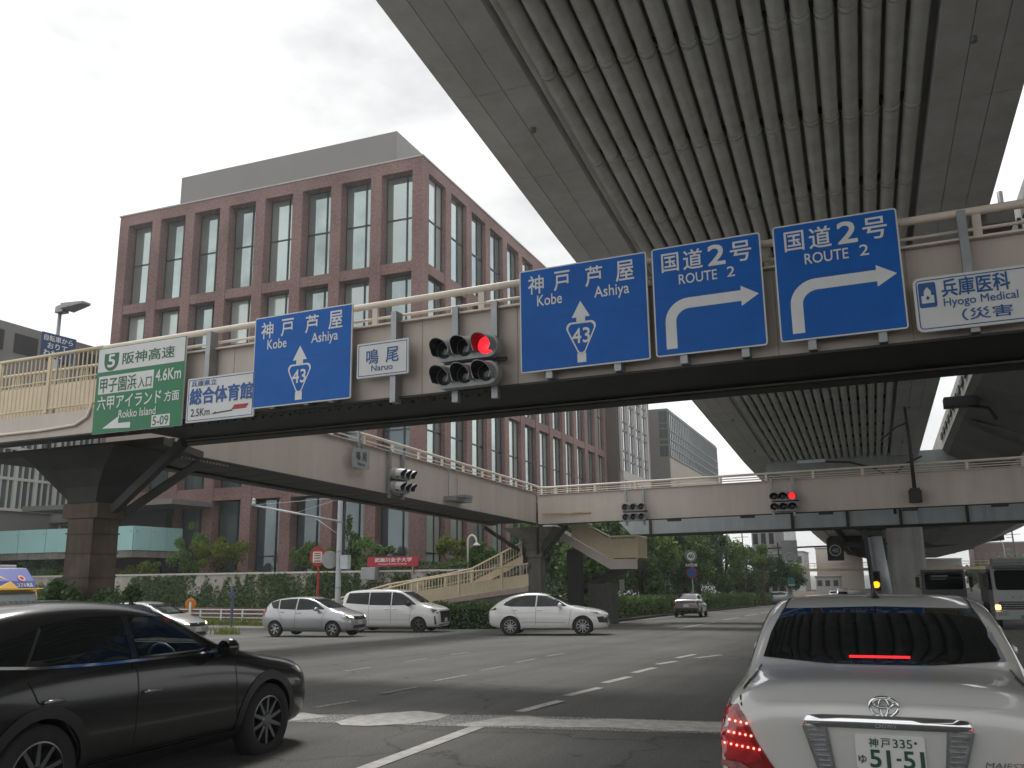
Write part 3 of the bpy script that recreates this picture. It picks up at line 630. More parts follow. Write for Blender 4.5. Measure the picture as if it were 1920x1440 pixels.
# ================================================================ signs on the near footbridge
def sign(label, s0, s1, z0, z1, face, deco, r=.05, off=.30, bw=.022, posts=(.25, .75), ptop=6.42, pbot=4.74, name='direction_sign', cat='road sign', inner=None):
    t = thing(name, label, cat, tuple(F((s0+s1)/2, z0, off)))
    w, h = s1-s0, z1-z0
    U = lambda u, v, o=0.: F(s0+u*w, z1-v*h, off+o)
    P = lambda a, b, o=0.: F(a, b, off+o)
    MB().prism(round_rect(s0, s1, z0, z1, r), lambda a, b: P(a, b, -.03), nv*.03).build('panel', signwhite, t)
    MB().prism(round_rect(s0+bw, s1-bw, z0+bw, z1-bw, max(.01, r-bw)), lambda a, b: P(a, b, .001), nv*.003).build('face', face, t)
    if inner:
        mb = MB(); b = inner
        o_ = round_rect(s0+b, s1-b, z0+b, z1-b, max(.012, r-b)); i_ = round_rect(s0+b+.014, s1-b-.014, z0+b+.014, z1-b-.014, max(.008, r-b-.014)); n = len(o_)
        mb.add([P(a, c, .007) for a, c in o_]+[P(a, c, .007) for a, c in i_], [(i, (i+1) % n, n+(i+1) % n, n+i) for i in range(n)]); mb.build('border', inkblue, t)
    for nm, m, items in deco:
        mb = MB()
        for it in items:
            if it[0] == 'T':
                _, tx, u0, u1, v0, v1, *k = it
                put_text(mb, tx, lambda a, b: U(a, b, .009), u0, u1, v1, v0, *(k or [.012]))
            elif it[0] == 'P':       # polygon in (u,v)
                tri = tessellate_polygon([[Vector((a, b, 0)) for a, b in it[1]]]); o = it[2] if len(it) > 2 else .007
                mb.add([U(a, b, o) for a, b in it[1]], [tuple(q) for q in tri])
            elif it[0] == 'R':       # ring between two polygons
                n = len(it[1]); mb.add([U(a, b, .007) for a, b in it[1]]+[U(a, b, .007) for a, b in it[2]], [(i, (i+1) % n, n+(i+1) % n, n+i) for i in range(n)])
        mb.build(nm, m, t)
    for q in posts:
        s = s0+q*w; mb = MB(); fbox(mb, s-.055, s+.055, .05, off-.035, pbot, ptop); fbox(mb, s-.03, s+.03, .02, .049, 5.0, 5.1); mb.build('mounting_post', steelgrey, t)
    return t

def shield(sc=1.0, asp=1.2):     # rounded downward triangle of a national route marker
    pts = arc_pts(-.32, .30, .20, 170, 92, 5)[::-1]
    pts = arc_pts(.62, .62, .36, 75, -15, 6)+arc_pts(0, -.86, .28, -30, -150, 6)+arc_pts(-.62, .62, .36, 195, 105, 6)
    return [(x*sc, -y*sc) for x, y in pts]
def tr(P, cx, cy, sx, sy): return [(cx+x*sx, cy+y*sy) for x, y in P]
signseam = mat('sign_seam', (.002, .05, .19), .5, var=0)
def kobe(du=0.):
    sh = shield()
    return [('panel_seam', signseam, [('P', [(.012, .499), (.988, .499), (.988, .503), (.012, .503)], .0055)]), ('lettering', lettwhite, [('T', '神', .075, .2, .065, .245), ('T', '戸', .285, .41, .06, .245), ('T', '芦', .535, .665, .06, .25), ('T', '屋', .77, .905, .055, .245),
            ('T', 'Kobe', .145, .345, .265, .37), ('T', 'Ashiya', .60, .865, .262, .40), ('T', '43', .42, .555, .635, .775, .02)]),
            ('arrow', lettwhite, [('P', [(.488, .375), (.56, .53), (.522, .53), (.522, .578), (.454, .578), (.454, .53), (.418, .53)]), ('P', [(.454, .872), (.522, .872), (.522, .957), (.454, .957)])]),
            ('route_shield', lettwhite, [('R', tr(sh, .488, .716, .118, .148), tr(sh, .488, .716, .102, .130))])]
def route2():
    o = [(.105, .94), (.105, .70)]+[(.325+.22*cos(radians(a)), .70-.205*sin(radians(a))) for a in range(180, 89, -10)]+[(.80, .495), (.80, .455), (.955, .545), (.80, .635), (.80, .59)]
    i = [(.335+.13*cos(radians(a)), .70-.11*sin(radians(a))) for a in range(90, 181, 10)]+[(.205, .94)]
    return [('panel_seam', signseam, [('P', [(.012, .469), (.988, .469), (.988, .473), (.012, .473)], .0055)]), ('lettering', lettwhite, [('T', '国', .095, .255, .065, .235), ('T', '道', .30, .475, .06, .24), ('T', '2', .53, .68, .055, .235, .03), ('T', '号', .73, .915, .055, .235), ('T', 'ROUTE', .25, .60, .275, .365), ('T', '2', .69, .76, .27, .36)]),
            ('arrow', lettwhite, [('P', o+i)])]
G5 = [(-1, -.75), (1, -.75)]+[(1.0*cos(radians(a)), .05+1.0*sin(radians(a))) for a in range(0, 181, 15)]
sign('green and white expressway entrance sign showing route 5, 4.6Km and 5-09', -9.76, -7.36, 4.59, 6.39, signgreen,
     [('top_band', signwhite, [('P', [(.01, .01), (.99, .01), (.99, .285), (.01, .285)], .006)]),
      ('white_box', signwhite, [('P', [(.035, .335), (.665, .335), (.665, .545), (.035, .545)], .006), ('P', [(.675, .855), (.875, .855), (.875, .985), (.675, .985)], .006)]),
      ('route_shield', inkgreen, [('P', tr(G5, .165, .16, .085, .115), .008)]),
      ('lettering', lettwhite, [('T', '5', .125, .205, .09, .235, .03), ('T', '4.6Km', .69, .965, .345, .475, .02), ('T', '六甲アイランド', .04, .765, .57, .73), ('T', '方面', .80, .96, .60, .715), ('T', 'Rokko Island', .30, .715, .755, .845)]),
      ('dark_lettering', inkgreen, [('T', '阪神高速', .295, .88, .09, .225), ('T', '甲子園浜', .055, .475, .36, .53), ('T', '入口', .495, .645, .40, .525), ('T', '5-09', .69, .86, .87, .97)]),
      ('arrow', lettwhite, [('P', [(.12, .945), (.30, .82), (.30, .90), (.44, .90), (.44, .965)])])],
     r=.01, bw=.004, posts=(.3, .8), ptop=6.2, pbot=4.62, name='expressway_sign')
sign('white gymnasium sign with blue characters, 2.5Km and a red and black arrow', -7.25, -5.60, 4.62, 5.49, signwhite,
     [('lettering', inkblue, [('T', '兵庫県立', .06, .44, .065, .2), ('T', '総合体育館', .05, .97, .24, .60, .03)]), ('dark_lettering', inkdark, [('T', '2.5Km', .075, .36, .70, .87)]),
      ('arrow', signred, [('P', [(.72, .70), (.93, .70), (.89, .80), (.68, .80)])]), ('arrow', inkdark, [('P', [(.38, .86), (.45, .80), (.45, .825), (.70, .80), (.69, .83), (.45, .855)])])],
     r=.02, bw=.008, inner=.03, posts=(.25,), name='gymnasium_sign')
sign('blue straight ahead sign reading Kobe and Ashiya, left of the traffic light', -5.66, -3.45, 4.76, 6.51, signblue, kobe(), r=.03, posts=(.2, .55, .8), name='direction_sign', ptop=6.3)
sign('small white place name sign reading Naruo beside the traffic light', -3.33, -2.27, 5.09, 5.72, signwhite,
     [('lettering', inkblue, [('T', '鳴', .19, .42, .2, .62, .012), ('T', '尾', .57, .81, .2, .62, .012), ('T', 'Naruo', .29, .70, .66, .83)])], r=.02, bw=.008, inner=.03, posts=(.68,), ptop=6.25, pbot=4.62, name='place_name_sign')
sign('blue straight ahead sign reading Kobe and Ashiya, right of the traffic light', -.16, 2.0, 4.855, 6.585, signblue, kobe(), r=.04, posts=(.22, .75), name='direction_sign', ptop=6.3)
sign('blue right turn ROUTE 2 sign hung beside the Kobe Ashiya sign', 2.085, 3.74, 4.87, 6.60, signblue, route2(), r=.05, posts=(.25, .8), name='direction_sign', ptop=6.3)
sign('blue right turn ROUTE 2 sign hung beside the white hospital sign', 3.92, 5.61, 4.88, 6.635, signblue, route2(), r=.05, posts=(.25, .8), name='direction_sign', ptop=6.3)
HS = [(-.8, .05), (-.45, .05), (-.45, -.35), (0, -.75), (.45, -.35), (.45, .05), (.8, .05), (.8, .75), (-.8, .75)]
sign('white hospital sign with blue hospital symbol, rightmost on the near footbridge', 5.71, 7.45, 4.80, 5.56, signwhite,
     [('symbol', inkblue, [('P', [(.035+.125*(x+1)/1.0*.5*2*.5, .10+.46*(y+1)/2) for x, y in round_rect(-1, 1, -1, 1, .2)], .007)]),
      ('symbol', signwhite, [('P', [(.0975+.056*x, .33+.2*y) for x, y in HS], .010)]),
      ('symbol', inkblue, [('P', [(.0975+.013*x, .385+.04*y) for x, y in ((-1, -.35), (-.35, -.35), (-.35, -1), (.35, -1), (.35, -.35), (1, -.35), (1, .35), (.35, .35), (.35, 1), (-.35, 1), (-.35, .35), (-1, .35))], .013)]),
      ('lettering', inkblue, [('T', '兵庫医科', .20, .665, .085, .40, .02), ('T', 'Hyogo Medical', .205, .71, .43, .62), ('T', '（災害', .32, .66, .66, .87)])], r=.09, bw=.01, inner=.035, posts=(.4,), ptop=6.46, name='hospital_sign')
# place name sign on the side footbridge
t = thing('place_name_sign', 'small grey place name sign on the side footbridge', 'road sign', (-15.55, 25.4, 5.2))
MB().prism([(24.9, 5.2), (25.95, 5.2), (25.95, 5.85), (24.9, 5.85)], lambda a, b: (-15.55, a, b), (.03, 0, 0)).build('panel', signback, t)
mb = MB(); fn = lambda a, b: (-15.517, a, b)
put_text(mb, '鳴', fn, 25.1, 25.36, 5.46, 5.74, .02); put_text(mb, '尾', fn, 25.5, 25.76, 5.46, 5.74, .02); put_text(mb, 'Naruo', fn, 25.2, 25.66, 5.28, 5.40, .02); mb.build('lettering', inkdark, t)
MB().box(-15.62, -15.555, 25.3, 25.4, 5.3, 6.5).build('mounting_post', steelgrey, t)
MB().box(-15.62, -15.555, 25.55, 25.6, 5.3, 6.3).build('mounting_post', steelgrey, t)

# ================================================================ traffic lights
sig_h = mat('signal_housing', (.33, .34, .34), .5, metal=.2, var=.1)
sig_k = mat('hood_black', (.02, .02, .021), .6, var=0)
lens_off = mat('lens_off', (.025, .027, .028), .15, var=0)
lens_red = mat('lens_red_lit', (.5, .01, .01), .3, var=0, emit=((1, .012, .02), 1.25))
def signal(label, c, u, out, lit=None, poles=(), name='traffic_light', hood_in=sig_k, sc=1., hood=None, group=None):
    """two rows of three lamps; c = centre of the back plane, u = viewer's right, out = towards viewer"""
    c, u, out = Vector(c), Vector(u).normalized(), Vector(out).normalized(); up = Vector((0, 0, 1))
    t = thing(name, label, 'traffic light', tuple(c), group=group)
    for row, z in (('upper_housing', .23), ('lower_housing', -.23)):
        mb = MB(); pr = round_rect(-.60, .60, z-.20, z+.20, .19, 7); mb.prism([(a*sc, b*sc) for a, b in pr], lambda a, b: c+u*a+up*b, out*.18*sc); bevel(mb.build(row, sig_h, t), .02, 2)
    for r_, z in ((0, .23), (1, -.23)):
        for k in range(3):
            p = c+u*(k-1)*.385*sc+up*z*sc+out*.185*sc
            m = lens_red if lit == (r_, k) else lens_off
            MB().lathe([(0, .022), (.08, .018), (.13, .005), (.148, -.004)], p, out, n=20).build('lens', m, t, smooth=True)
            mb = MB(); n = 22; v = []
            for i in range(n+1):
                th = radians(-40+260*i/n); L_ = (.20+.16*max(0, sin(th)))*sc
                e = u*cos(th)+up*sin(th)
                for rr_, l_ in ((.17, -.01), (.172, L_), (.160, L_-.002), (.158, -.008)): v.append(p+e*rr_*sc+out*l_-up*l_*.10)
            mb.add(v, [(4*i+j, 4*i+4+j, 4*i+4+(j+1) % 4, 4*i+(j+1) % 4) for i in range(n) for j in range(4)])
            h = mb.build('hood', hood or sig_h, t, smooth=True, sharp=40); h.data.materials.append(hood_in)
            for q, pl in enumerate(h.data.polygons):
                if q % 4 == 2: pl.material_index = 1
    for a in poles:
        MB().beam(c+u*a*sc-out*.10+up*-.62*sc, c+u*a*sc-out*.10+up*1.05, .11*sc, .11*sc).build('mounting_post', steelgrey, t)
    MB().beam(c+u*-.5*sc-out*.03+up*.02, c+u*.66*sc-out*.03+up*.02, .06, .06).build('bracket', black, t)
    return t
signal('near six lamp traffic light lit red on the near footbridge', F(-1.12, 5.15, .22), dv, nv, lit=(0, 2), poles=(-.32, .42))
signal('six lamp traffic light on the side footbridge seen from the side', (-15.55, 28.0, 5.02), (.0, 1, 0), (1, 0, 0), poles=(-.45, .5), hood=mat('hood_white', (.6, .6, .6), .4, var=.05))
signal('unlit grey six lamp traffic light on the far footbridge left of the red one', (-10.55, BY(-10.55)-.35, 4.58), (1, -.03, 0), (.25, -1, 0), poles=(-.35, .5), sc=1.02)
signal('six lamp traffic light lit red on the far footbridge beneath the viaduct', (-3.62, BY(-3.6)-.35, 4.77), (1, -.03, 0), (0, -1, 0), lit=(0, 2), poles=(-.5, .42), hood=sig_k)
# ================================================================ buildings
brick_far = brick
bb = thing('brick_building', 'large red brick building with tall recessed windows behind the footbridges', 'building', (-41, 60, 0))
XB, YA = -27.28, 52.0
rows = [(1.0, 7.25), (8.15, 14.6), (15.3, 22.45), (23.2, 30.0)]
def facade(axis, bays, a0, a1, org, z0, z1, depth, rows=rows):
    """piers and beams of a gridded wall. axis 'A': along x at y=org facing -y; 'B': along y at x=org facing +x"""
    def bx(mb, s0, s1, d0, d1, zz0, zz1):
        if axis == 'A': mb.box(s0, s1, org+d0, org+d1, zz0, zz1)
        else: mb.box(org-d1, org-d0, s0, s1, zz0, zz1)
    piers, beams = MB(), MB()
    edges = [a0]+[e for b in bays for e in b]+[a1]
    for i in range(0, len(edges), 2): bx(piers, edges[i], edges[i+1], 0, depth, z0, z1-.9)
    for b in bays:
        zs = [z0]+[e for r in rows for e in r]+[z1-.9]
        for i in range(0, len(zs), 2):
            if zs[i+1]-zs[i] > .02: sp_ = MB(); bx(sp_, b[0], b[1], .05, depth, zs[i], zs[i+1]); sp_.build('spandrel', brick, bb)
    bx(beams, a0, a1, 0.004, depth, z1-.898, z1)
    piers.build('piers', brick, bb); beams.build('parapet', brick, bb)
    for b in bays:
        for k, (zz0, zz1) in enumerate(rows):
            mb = MB(); bx(mb, b[0], b[1], depth-.12, depth-.06, zz0, zz1)
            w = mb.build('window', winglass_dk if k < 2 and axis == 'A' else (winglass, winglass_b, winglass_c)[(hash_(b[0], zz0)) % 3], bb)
            mb = MB(); m_ = b[0]+.66*(b[1]-b[0]); zm = zz0+(.52 if k else .36)*(zz1-zz0); t_ = .045
            bx(mb, m_-t_, m_+t_, depth-.20, depth-.121, zz0+.07, zz1-.07)
            bx(mb, b[0]+.071, b[1]-.071, depth-.19, depth-.122, zm-t_, zm+t_)
            bx(mb, b[0], b[0]+.07, depth-.2, depth-.121, zz0, zz1); bx(mb, b[1]-.07, b[1], depth-.2, depth-.121, zz0, zz1)
            bx(mb, b[0]+.07, b[1]-.07, depth-.2, depth-.121, zz0, zz0+.07); bx(mb, b[0]+.07, b[1]-.07, depth-.2, depth-.121, zz1-.07, zz1)
            mb.build('frame', frame_dk, w)
hash_ = lambda a, b: int(abs(sin(a*12.9898+b*78.233)*43758.5453)) 
winglass_b = mat('window_glass_blinds', (.50, .56, .53), .12, metal=.5, var=.1, scale=.4); winglass_c = mat('window_glass_deep', (.34, .41, .40), .03, metal=.75, var=.3, scale=.3)
baysA = [(-54.15+3.367*i, -51.66+3.367*i) for i in range(8)]
baysB = [(52.96+3.695*i, 55.72+3.695*i) for i in range(12)]
facade('A', baysA, -55.1, XB-.003, YA, .2, 30.87, 1.0)
facade('B', baysB, YA+1.003, 97.2, XB-.003, .2, 30.87, .52)
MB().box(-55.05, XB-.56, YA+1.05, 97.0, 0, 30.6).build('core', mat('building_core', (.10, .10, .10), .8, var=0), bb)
MB().box(-55.2, XB+.06, YA-.06, 97.2, 30.873, 30.98).build('coping', mat('coping_grey', (.38, .36, .35), .6), bb)
mb = MB(); mb.box(-51.8, -31.1, 55, 92, 30.99, 35.05)
mb.build('roof_plant_screen', mat('screen_grey', (.17, .165, .16), .5, metal=.1, var=.05, scale=.5), bb)
MB().box(-57.8, -43.9, 47.8, 51.9, 6.75, 7.1).build('entrance_canopy', mat('canopy_grey', (.16, .16, .155), .5), bb)
MB().box(-54.2, -47.6, 51.4, 51.98, 1.0, 6.7).build('entrance_recess_shade', frame_dk, bb)  # near-black block stands in for the shade inside the entrance recess
# pale green glass balustrade box in front of the entrance
gb = thing('glass_balustrade', 'pale turquoise frosted glass balustrade around a raised terrace', 'balustrade', (-50, 47, 3.6))
gm = mat('frosted_turquoise', (.33, .56, .54), .25, var=.06, scale=.6)
for a in range(9):
    x1 = -45.3-2.6*a; MB().box(x1-2.57, x1-.03, 46.0, 46.04, 3.66, 5.24).build('glass_panel', gm, gb)
for a in range(3):
    y = 46.05+1.5*a; MB().box(-45.3, -45.26, y, y+1.46, 3.66, 5.24).build('glass_panel', gm, gb)
mb = MB()
for a in range(9):
    for z in (4.9,): mb.cyl((-45.5-2.6*a, 45.97, z), (-45.5-2.6*a, 46.05, z), .05, n=8)
for a in range(3): mb.cyl((-45.23, 46.3+1.5*a, 4.9), (-45.3, 46.3+1.5*a, 4.9), .05, n=8)
mb.build('glass_clamp', steelgrey, gb)
MB().box(-69, -45.35, 46.1, 51.2, 3.2, 3.64).build('terrace_slab', concrete_dk, gb)
MB().box(-69, -45.6, 48.5, 51.0, 1.0, 3.19).build('terrace_wall', frame_dk, gb)

# dark block and glazed block beyond along the same street front
db = thing('office_block', 'dark brown block with a white gridded glass front beyond the brick building', 'building', (-30, 104, 0))
MB().box(-40, -26.0, 97.25, 113.5, 0, 31).build('wall', mat('dark_cladding', (.085, .072, .062), .6, var=.08, scale=.6), db)
MB().box(-25.99, -25.9, 97.9, 111.0, 13.2, 31).build('glazing', mat('white_reflective_glass', (.62, .66, .68), .06, metal=.6, var=.12, scale=.2), db)
mb = MB()
for i in range(5): y = 97.9+3.275*i; mb.box(-25.9, -25.65, y-.22, y+.22, 13.2, 31)
mb.build('mullions', mat('pale_grey_cladding', (.40, .38, .36), .7, var=.08), db)
mb = MB()
for i in range(4):
    y = 97.9+3.275*i
    for k in (1.1, 2.2): mb.box(-25.9, -25.82, y+k-.06, y+k+.06, 13.3, 31)
    for z in (14.6, 15.6, 18.0, 19.0, 21.2, 22.2, 24.6): mb.box(-25.9, -25.81, y+.23, y+3.04, z-.08, z+.08)
mb.build('glazing_bars', frame_dk, db)
mb = MB(); mb.box(-25.99, -25.6, 97.9, 111.0, 10.2, 13.19)
mb.build('base_band', MATS['pale_grey_cladding'], db)
for i in range(5): MB().box(-25.59, -25.55, 98.4+2.5*i, 100+2.5*i, 8, 12.2).build('window', frame_dk, db)
fbld = thing('glass_office', 'grey office with a sloping band of pale glass over a blank concrete base', 'building', (-30, 145, 0))
grey2 = mat('grey_render', (.15, .145, .135), .8, var=.08)
MB().box(-40, -26.0, 125.4, 168, 0, 25.0).build('wall', grey2, fbld)
MB().box(-25.999, -25.95, 125.5, 168, 0, 18.0).build('concrete_base', mat('beige_concrete', (.36, .33, .29), .85, var=.08, scale=.3, streak=.15), fbld)
MB().box(-25.999, -25.9, 125.6, 168, 18.02, 24.6).build('glazing', mat('pale_glass', (.55, .62, .64), .08, metal=.5, var=.15, scale=.15), fbld)
mb = MB()
for i in range(34): y = 125.6+1.27*i; mb.box(-25.9, -25.8, y-.06, y+.06, 18.03, 24.6)
for z in (18.1, 19.4, 20.6, 21.9, 24.5): mb.box(-25.9, -25.79, 125.6, 168, z-.09, z+.09)
mb.build('mullions', frame_dk, fbld)
for i in range(2):
    for j, (z0, z1) in enumerate(((18.1, 19.6), (19.9, 20.4), (20.7, 22.0), (22.2, 22.8), (23.0, 24.6))):
        MB().box(-27.3+.62*i, -26.72+.62*i, 125.35, 125.398, z0, z1).build('window', winglass_dk, fbld)
MB().box(-40, -29, 118, 125.3, 0, 25.6).build('link_block', MATS['pale_grey_cladding'], fbld)

# building at the far left
lb = thing('academic_building', 'grey clad building with white framed windows at the far left', 'building', (-66, 55, 0))
clad = mat('grey_cladding', (.20, .195, .19), .6, var=.08, scale=.5)
MB().box(-90, -60.0, 30, 62, 0, 21.15).build('wall', clad, lb)
for i in range(10): MB().box(-59.99, -59.95, 32.4+3.0*i, 34.5+3.0*i, 18.9, 20.45).build('window', frame_dk, lb)
mb = MB(); mb.box(-59.99, -59.90, 36, 61.9, 6.9, 15.2); mb.build('curtain_glazing', winglass_dk, lb)
wf = mat('window_frame_white', (.52, .52, .49), .5, var=.05)
mb = MB()
for i in range(44):
    y = 36+.6*i; w = .05 if i % 3 else .28; mb.box(-59.89, -59.7, y-w/2, y+w/2, 6.9, 15.2)
for z in (7.0, 9.3, 11.6, 13.9): mb.box(-59.89, -59.72, 36, 61.9, z-.1, z+.1)
mb.build('window_grid', wf, lb)
MB().box(-72, -57, 52.2, 58, 6.2, 6.85).build('canopy', clad, lb)
mb = MB(); mb.box(-72, -57.6, 53.0, 57, 0, 6.15); mb.build('lower_wall', mat('pale_wall', (.36, .35, .32), .8, var=.1), lb)
for i in range(7): MB().box(-71+1.9*i, -69.9+1.9*i, 52.94, 52.99, 1.6, 2.9).build('window', frame_dk, lb); MB().box(-71+1.9*i, -69.9+1.9*i, 52.94, 52.99, 4.3, 6.0).build('window', winglass_dk, lb)

# far things seen under the viaduct
def simple_block(name, label, x0, x1, y0, y1, z1, m, win=None, roof=None):
    t = thing(name, label, 'building', ((x0+x1)/2, y0, -3)); MB().box(x0, x1, y0, y1, -4, z1).build('wall', m, t)
    if win:
        n, r, mm = win
        for i in range(n):
            for j in range(r):
                w = (x1-x0)/n; h = (z1+2)/r; MB().box(x0+w*(i+.2), x0+w*(i+.8), y0-.06, y0-.01, -2+h*(j+.35), -2+h*(j+.8)).build('window', mm, t)
    MB().box(x0-.15, x1+.15, y0-.15, y1, z1+.01, z1+.35).build('roof', roof or clad, t)
    return t
palewall = mat('pale_grey_wall', (.45, .45, .45), .8, var=.1)
simple_block('warehouse', 'beige gabled warehouse far down the road under the viaduct', -14.5, -3.5, 246, 262, 7.6, mat('warehouse_beige', (.55, .49, .41), .8, var=.06))
simple_block('white_factory', 'white factory block with a rooftop tank far down the road', -27, -16.5, 231, 250, 6.5, palewall, (5, 2, frame_dk))
t = thing('silo', 'white silo tower with a ladder on the far factory roof', 'tower', (-20, 236, 6.8)); MB().cyl((-20, 236, 6.9), (-20, 236, 12.6), 1.7, n=20).build('tank', palewall, t, smooth=True, sharp=40)
mb = MB(); mb.tube([(-18.2, 235, 6.9), (-18.2, 235, 13.4)], .06); mb.tube([(-21.8, 235, 6.9), (-21.8, 235, 13.4)], .06)
mb.tube([(-21.8, 234.2, 9), (-18.2, 234.2, 9)], .06); mb.build('ladder', steelgrey, t)
simple_block('red_brown_building', 'dark red brown building beyond the trees on the right', 22.4, 36, 250, 264, 8.1, mat('maroon_wall', (.10, .055, .055), .7, var=.1), (8, 1, mat('maroon_panel', (.13, .08, .08), .6)))
simple_block('shed', 'white roofed shed beyond the right hand overpass', 9, 18, 232, 246, 4.2, palewall, roof=signwhite)
simple_block('white_shop', 'small white building by the far footbridge', -12.2, -7.5, 200, 212, .6, palewall, (3, 1, frame_dk))
simple_block('beige_house', 'beige house half hidden behind the street trees', -27.5, -22.5, 112, 122, 6.6, mat('house_beige', (.40, .37, .32), .8, var=.1), (4, 3, frame_dk))
simple_block('apartment_block', 'pale apartment block rising behind the end of the tree row', -15.0, -12.0, 122, 134, 7.4, palewall, (3, 3, frame_dk))
fp = thing('footbridge', 'distant cream footbridge crossing the road far beyond the junction', 'footbridge', (0, 165, 0))
MB().box(-16, 26, 165, 168, 1.85, 2.35).build('deck', fencecream, fp)
mb = MB(); mb.tube([(-16, 165, 3.2), (26, 165, 3.2)], .05); mb.tube([(-16, 165, 2.8), (26, 165, 2.8)], .04)
for i in range(28): mb.box(-16+1.5*i-.03, -16+1.5*i+.03, 164.97, 165.03, 2.36, 3.15)
mb.build('railing', fencecream, fp)
for x in (-14.5, 24): MB().box(x-.4, x+.4, 165.5, 167, -4, 1.84).build('column', concrete_dk, fp)

# ================================================================ walls, planting
rw = thing('retaining_wall', 'pale concrete retaining wall half covered by ivy in front of the brick building', 'wall', (-40, 45, 0))
wallm = mat('wall_render', (.40, .385, .34), .85, var=.1, scale=.5, streak=.22)
MB().box(-75, -20.5, 45.0, 45.3, -1.6, 1.98).build('wall', wallm, rw)
MB().box(-75, -20.5, 44.93, 45.38, 1.983, 2.09).build('coping', mat('coping_pale', (.50, .48, .44), .7), rw)
structure(MB().box(-75, -20.5, 45.39, 51.95, 1.2, 1.85).build('planting_bed', MATS['soil']))

LG = {}
LG['ivy'] = leaf_mat('ivy_leaf', (.045, .09, .032), (.16, .23, .085))
LG['dark'] = leaf_mat('dark_leaf', (.035, .08, .03), (.115, .20, .068))
LG['mid'] = leaf_mat('mid_leaf', (.055, .12, .034), (.18, .29, .08))
LG['bright'] = leaf_mat('bright_leaf', (.075, .12, .018), (.21, .24, .04))
LG['blue'] = leaf_mat('pine_leaf', (.035, .078, .045), (.10, .175, .085))
bark = mat('bark', (.055, .042, .032), .9, var=.3, scale=6)
def leaf_quad(mb, p, s, rnd, up=.3):
    a = Vector((rnd.gauss(0, 1), rnd.gauss(0, 1), rnd.gauss(0, 1)+up)).normalized(); b = a.orthogonal().normalized()
    b.rotate(Matrix.Rotation(rnd.random()*6.28, 3, a)); c = a.cross(b); l = s*(.7+.6*rnd.random()); w = l*.55
    n = len(mb.v); mb.v += [tuple(p-b*l*.5), tuple(p+c*w*.5), tuple(p+b*l*.5), tuple(p-c*w*.5)]; mb.f.append((n, n+1, n+2, n+3))
def crown(mb, c, r, n, s, rnd, clumps=26, up=.3):
    """uneven crown: leaves gathered in clumps spread over an ellipsoid"""
    c, r = Vector(c), Vector(r); C = []
    for _ in range(clumps):
        d = Vector((rnd.gauss(0, 1), rnd.gauss(0, 1), rnd.gauss(0, 1))).normalized()*(.35+.65*rnd.random()**.6)
        C.append((Vector((c.x+d.x*r.x, c.y+d.y*r.y, c.z+d.z*r.z)), (.18+.24*rnd.random())))
    for _ in range(n):
        q, k = C[int(rnd.random()*clumps)]
        d = Vector((rnd.gauss(0, 1), rnd.gauss(0, 1), rnd.gauss(0, .8))).normalized()*(rnd.random()**.5)*k
        leaf_quad(mb, Vector((q.x+d.x*r.x*1.1, q.y+d.y*r.y*1.1, q.z+d.z*r.z)), s, rnd, up)
    return C
def tree(name, label, x, y, z0, H, R, m, seed, n=3800, s=.26, tr_h=.32, group=None, cat='tree'):
    rnd = random.Random(seed); t = thing(name, label, cat, (x, y, z0), group=group)
    mb = MB(); C = crown(mb, (x, y, z0+H*(tr_h+(1-tr_h)/2)), (R, R, H*(1-tr_h)/2), n, s, rnd, 30)
    mb.build('crown', m, t)
    mb = MB(); top = Vector((x+rnd.uniform(-.3, .3), y, z0+H*.72)); mid = Vector((x+rnd.uniform(-.15, .15), y, z0+H*.35))
    mb.tube([(x, y, z0-.1), mid, top], [.11+.018*H, .08+.014*H, .04], 8)
    for q, k in C[:9]: mb.tube([mid.lerp(top, rnd.random()*.8), q], [.05, .02], 5)
    mb.build('trunk', bark, t, smooth=True); return t
def shrub(name, label, x, y, z0, H, R, m, seed, n=1100, s=.16, group=None):
    rnd = random.Random(seed); t = thing(name, label, 'shrub', (x, y, z0), group=group); mb = MB()
    C = crown(mb, (x, y, z0+H*.55), (R, R*.8, H*.5), n, s, rnd, 16, .6); mb.build('foliage', m, t)
    mb = MB()
    for q, k in C[:7]: mb.tube([(x, y, z0-.05), q], [.03, .012], 5)
    mb.build('stem', bark, t); return t
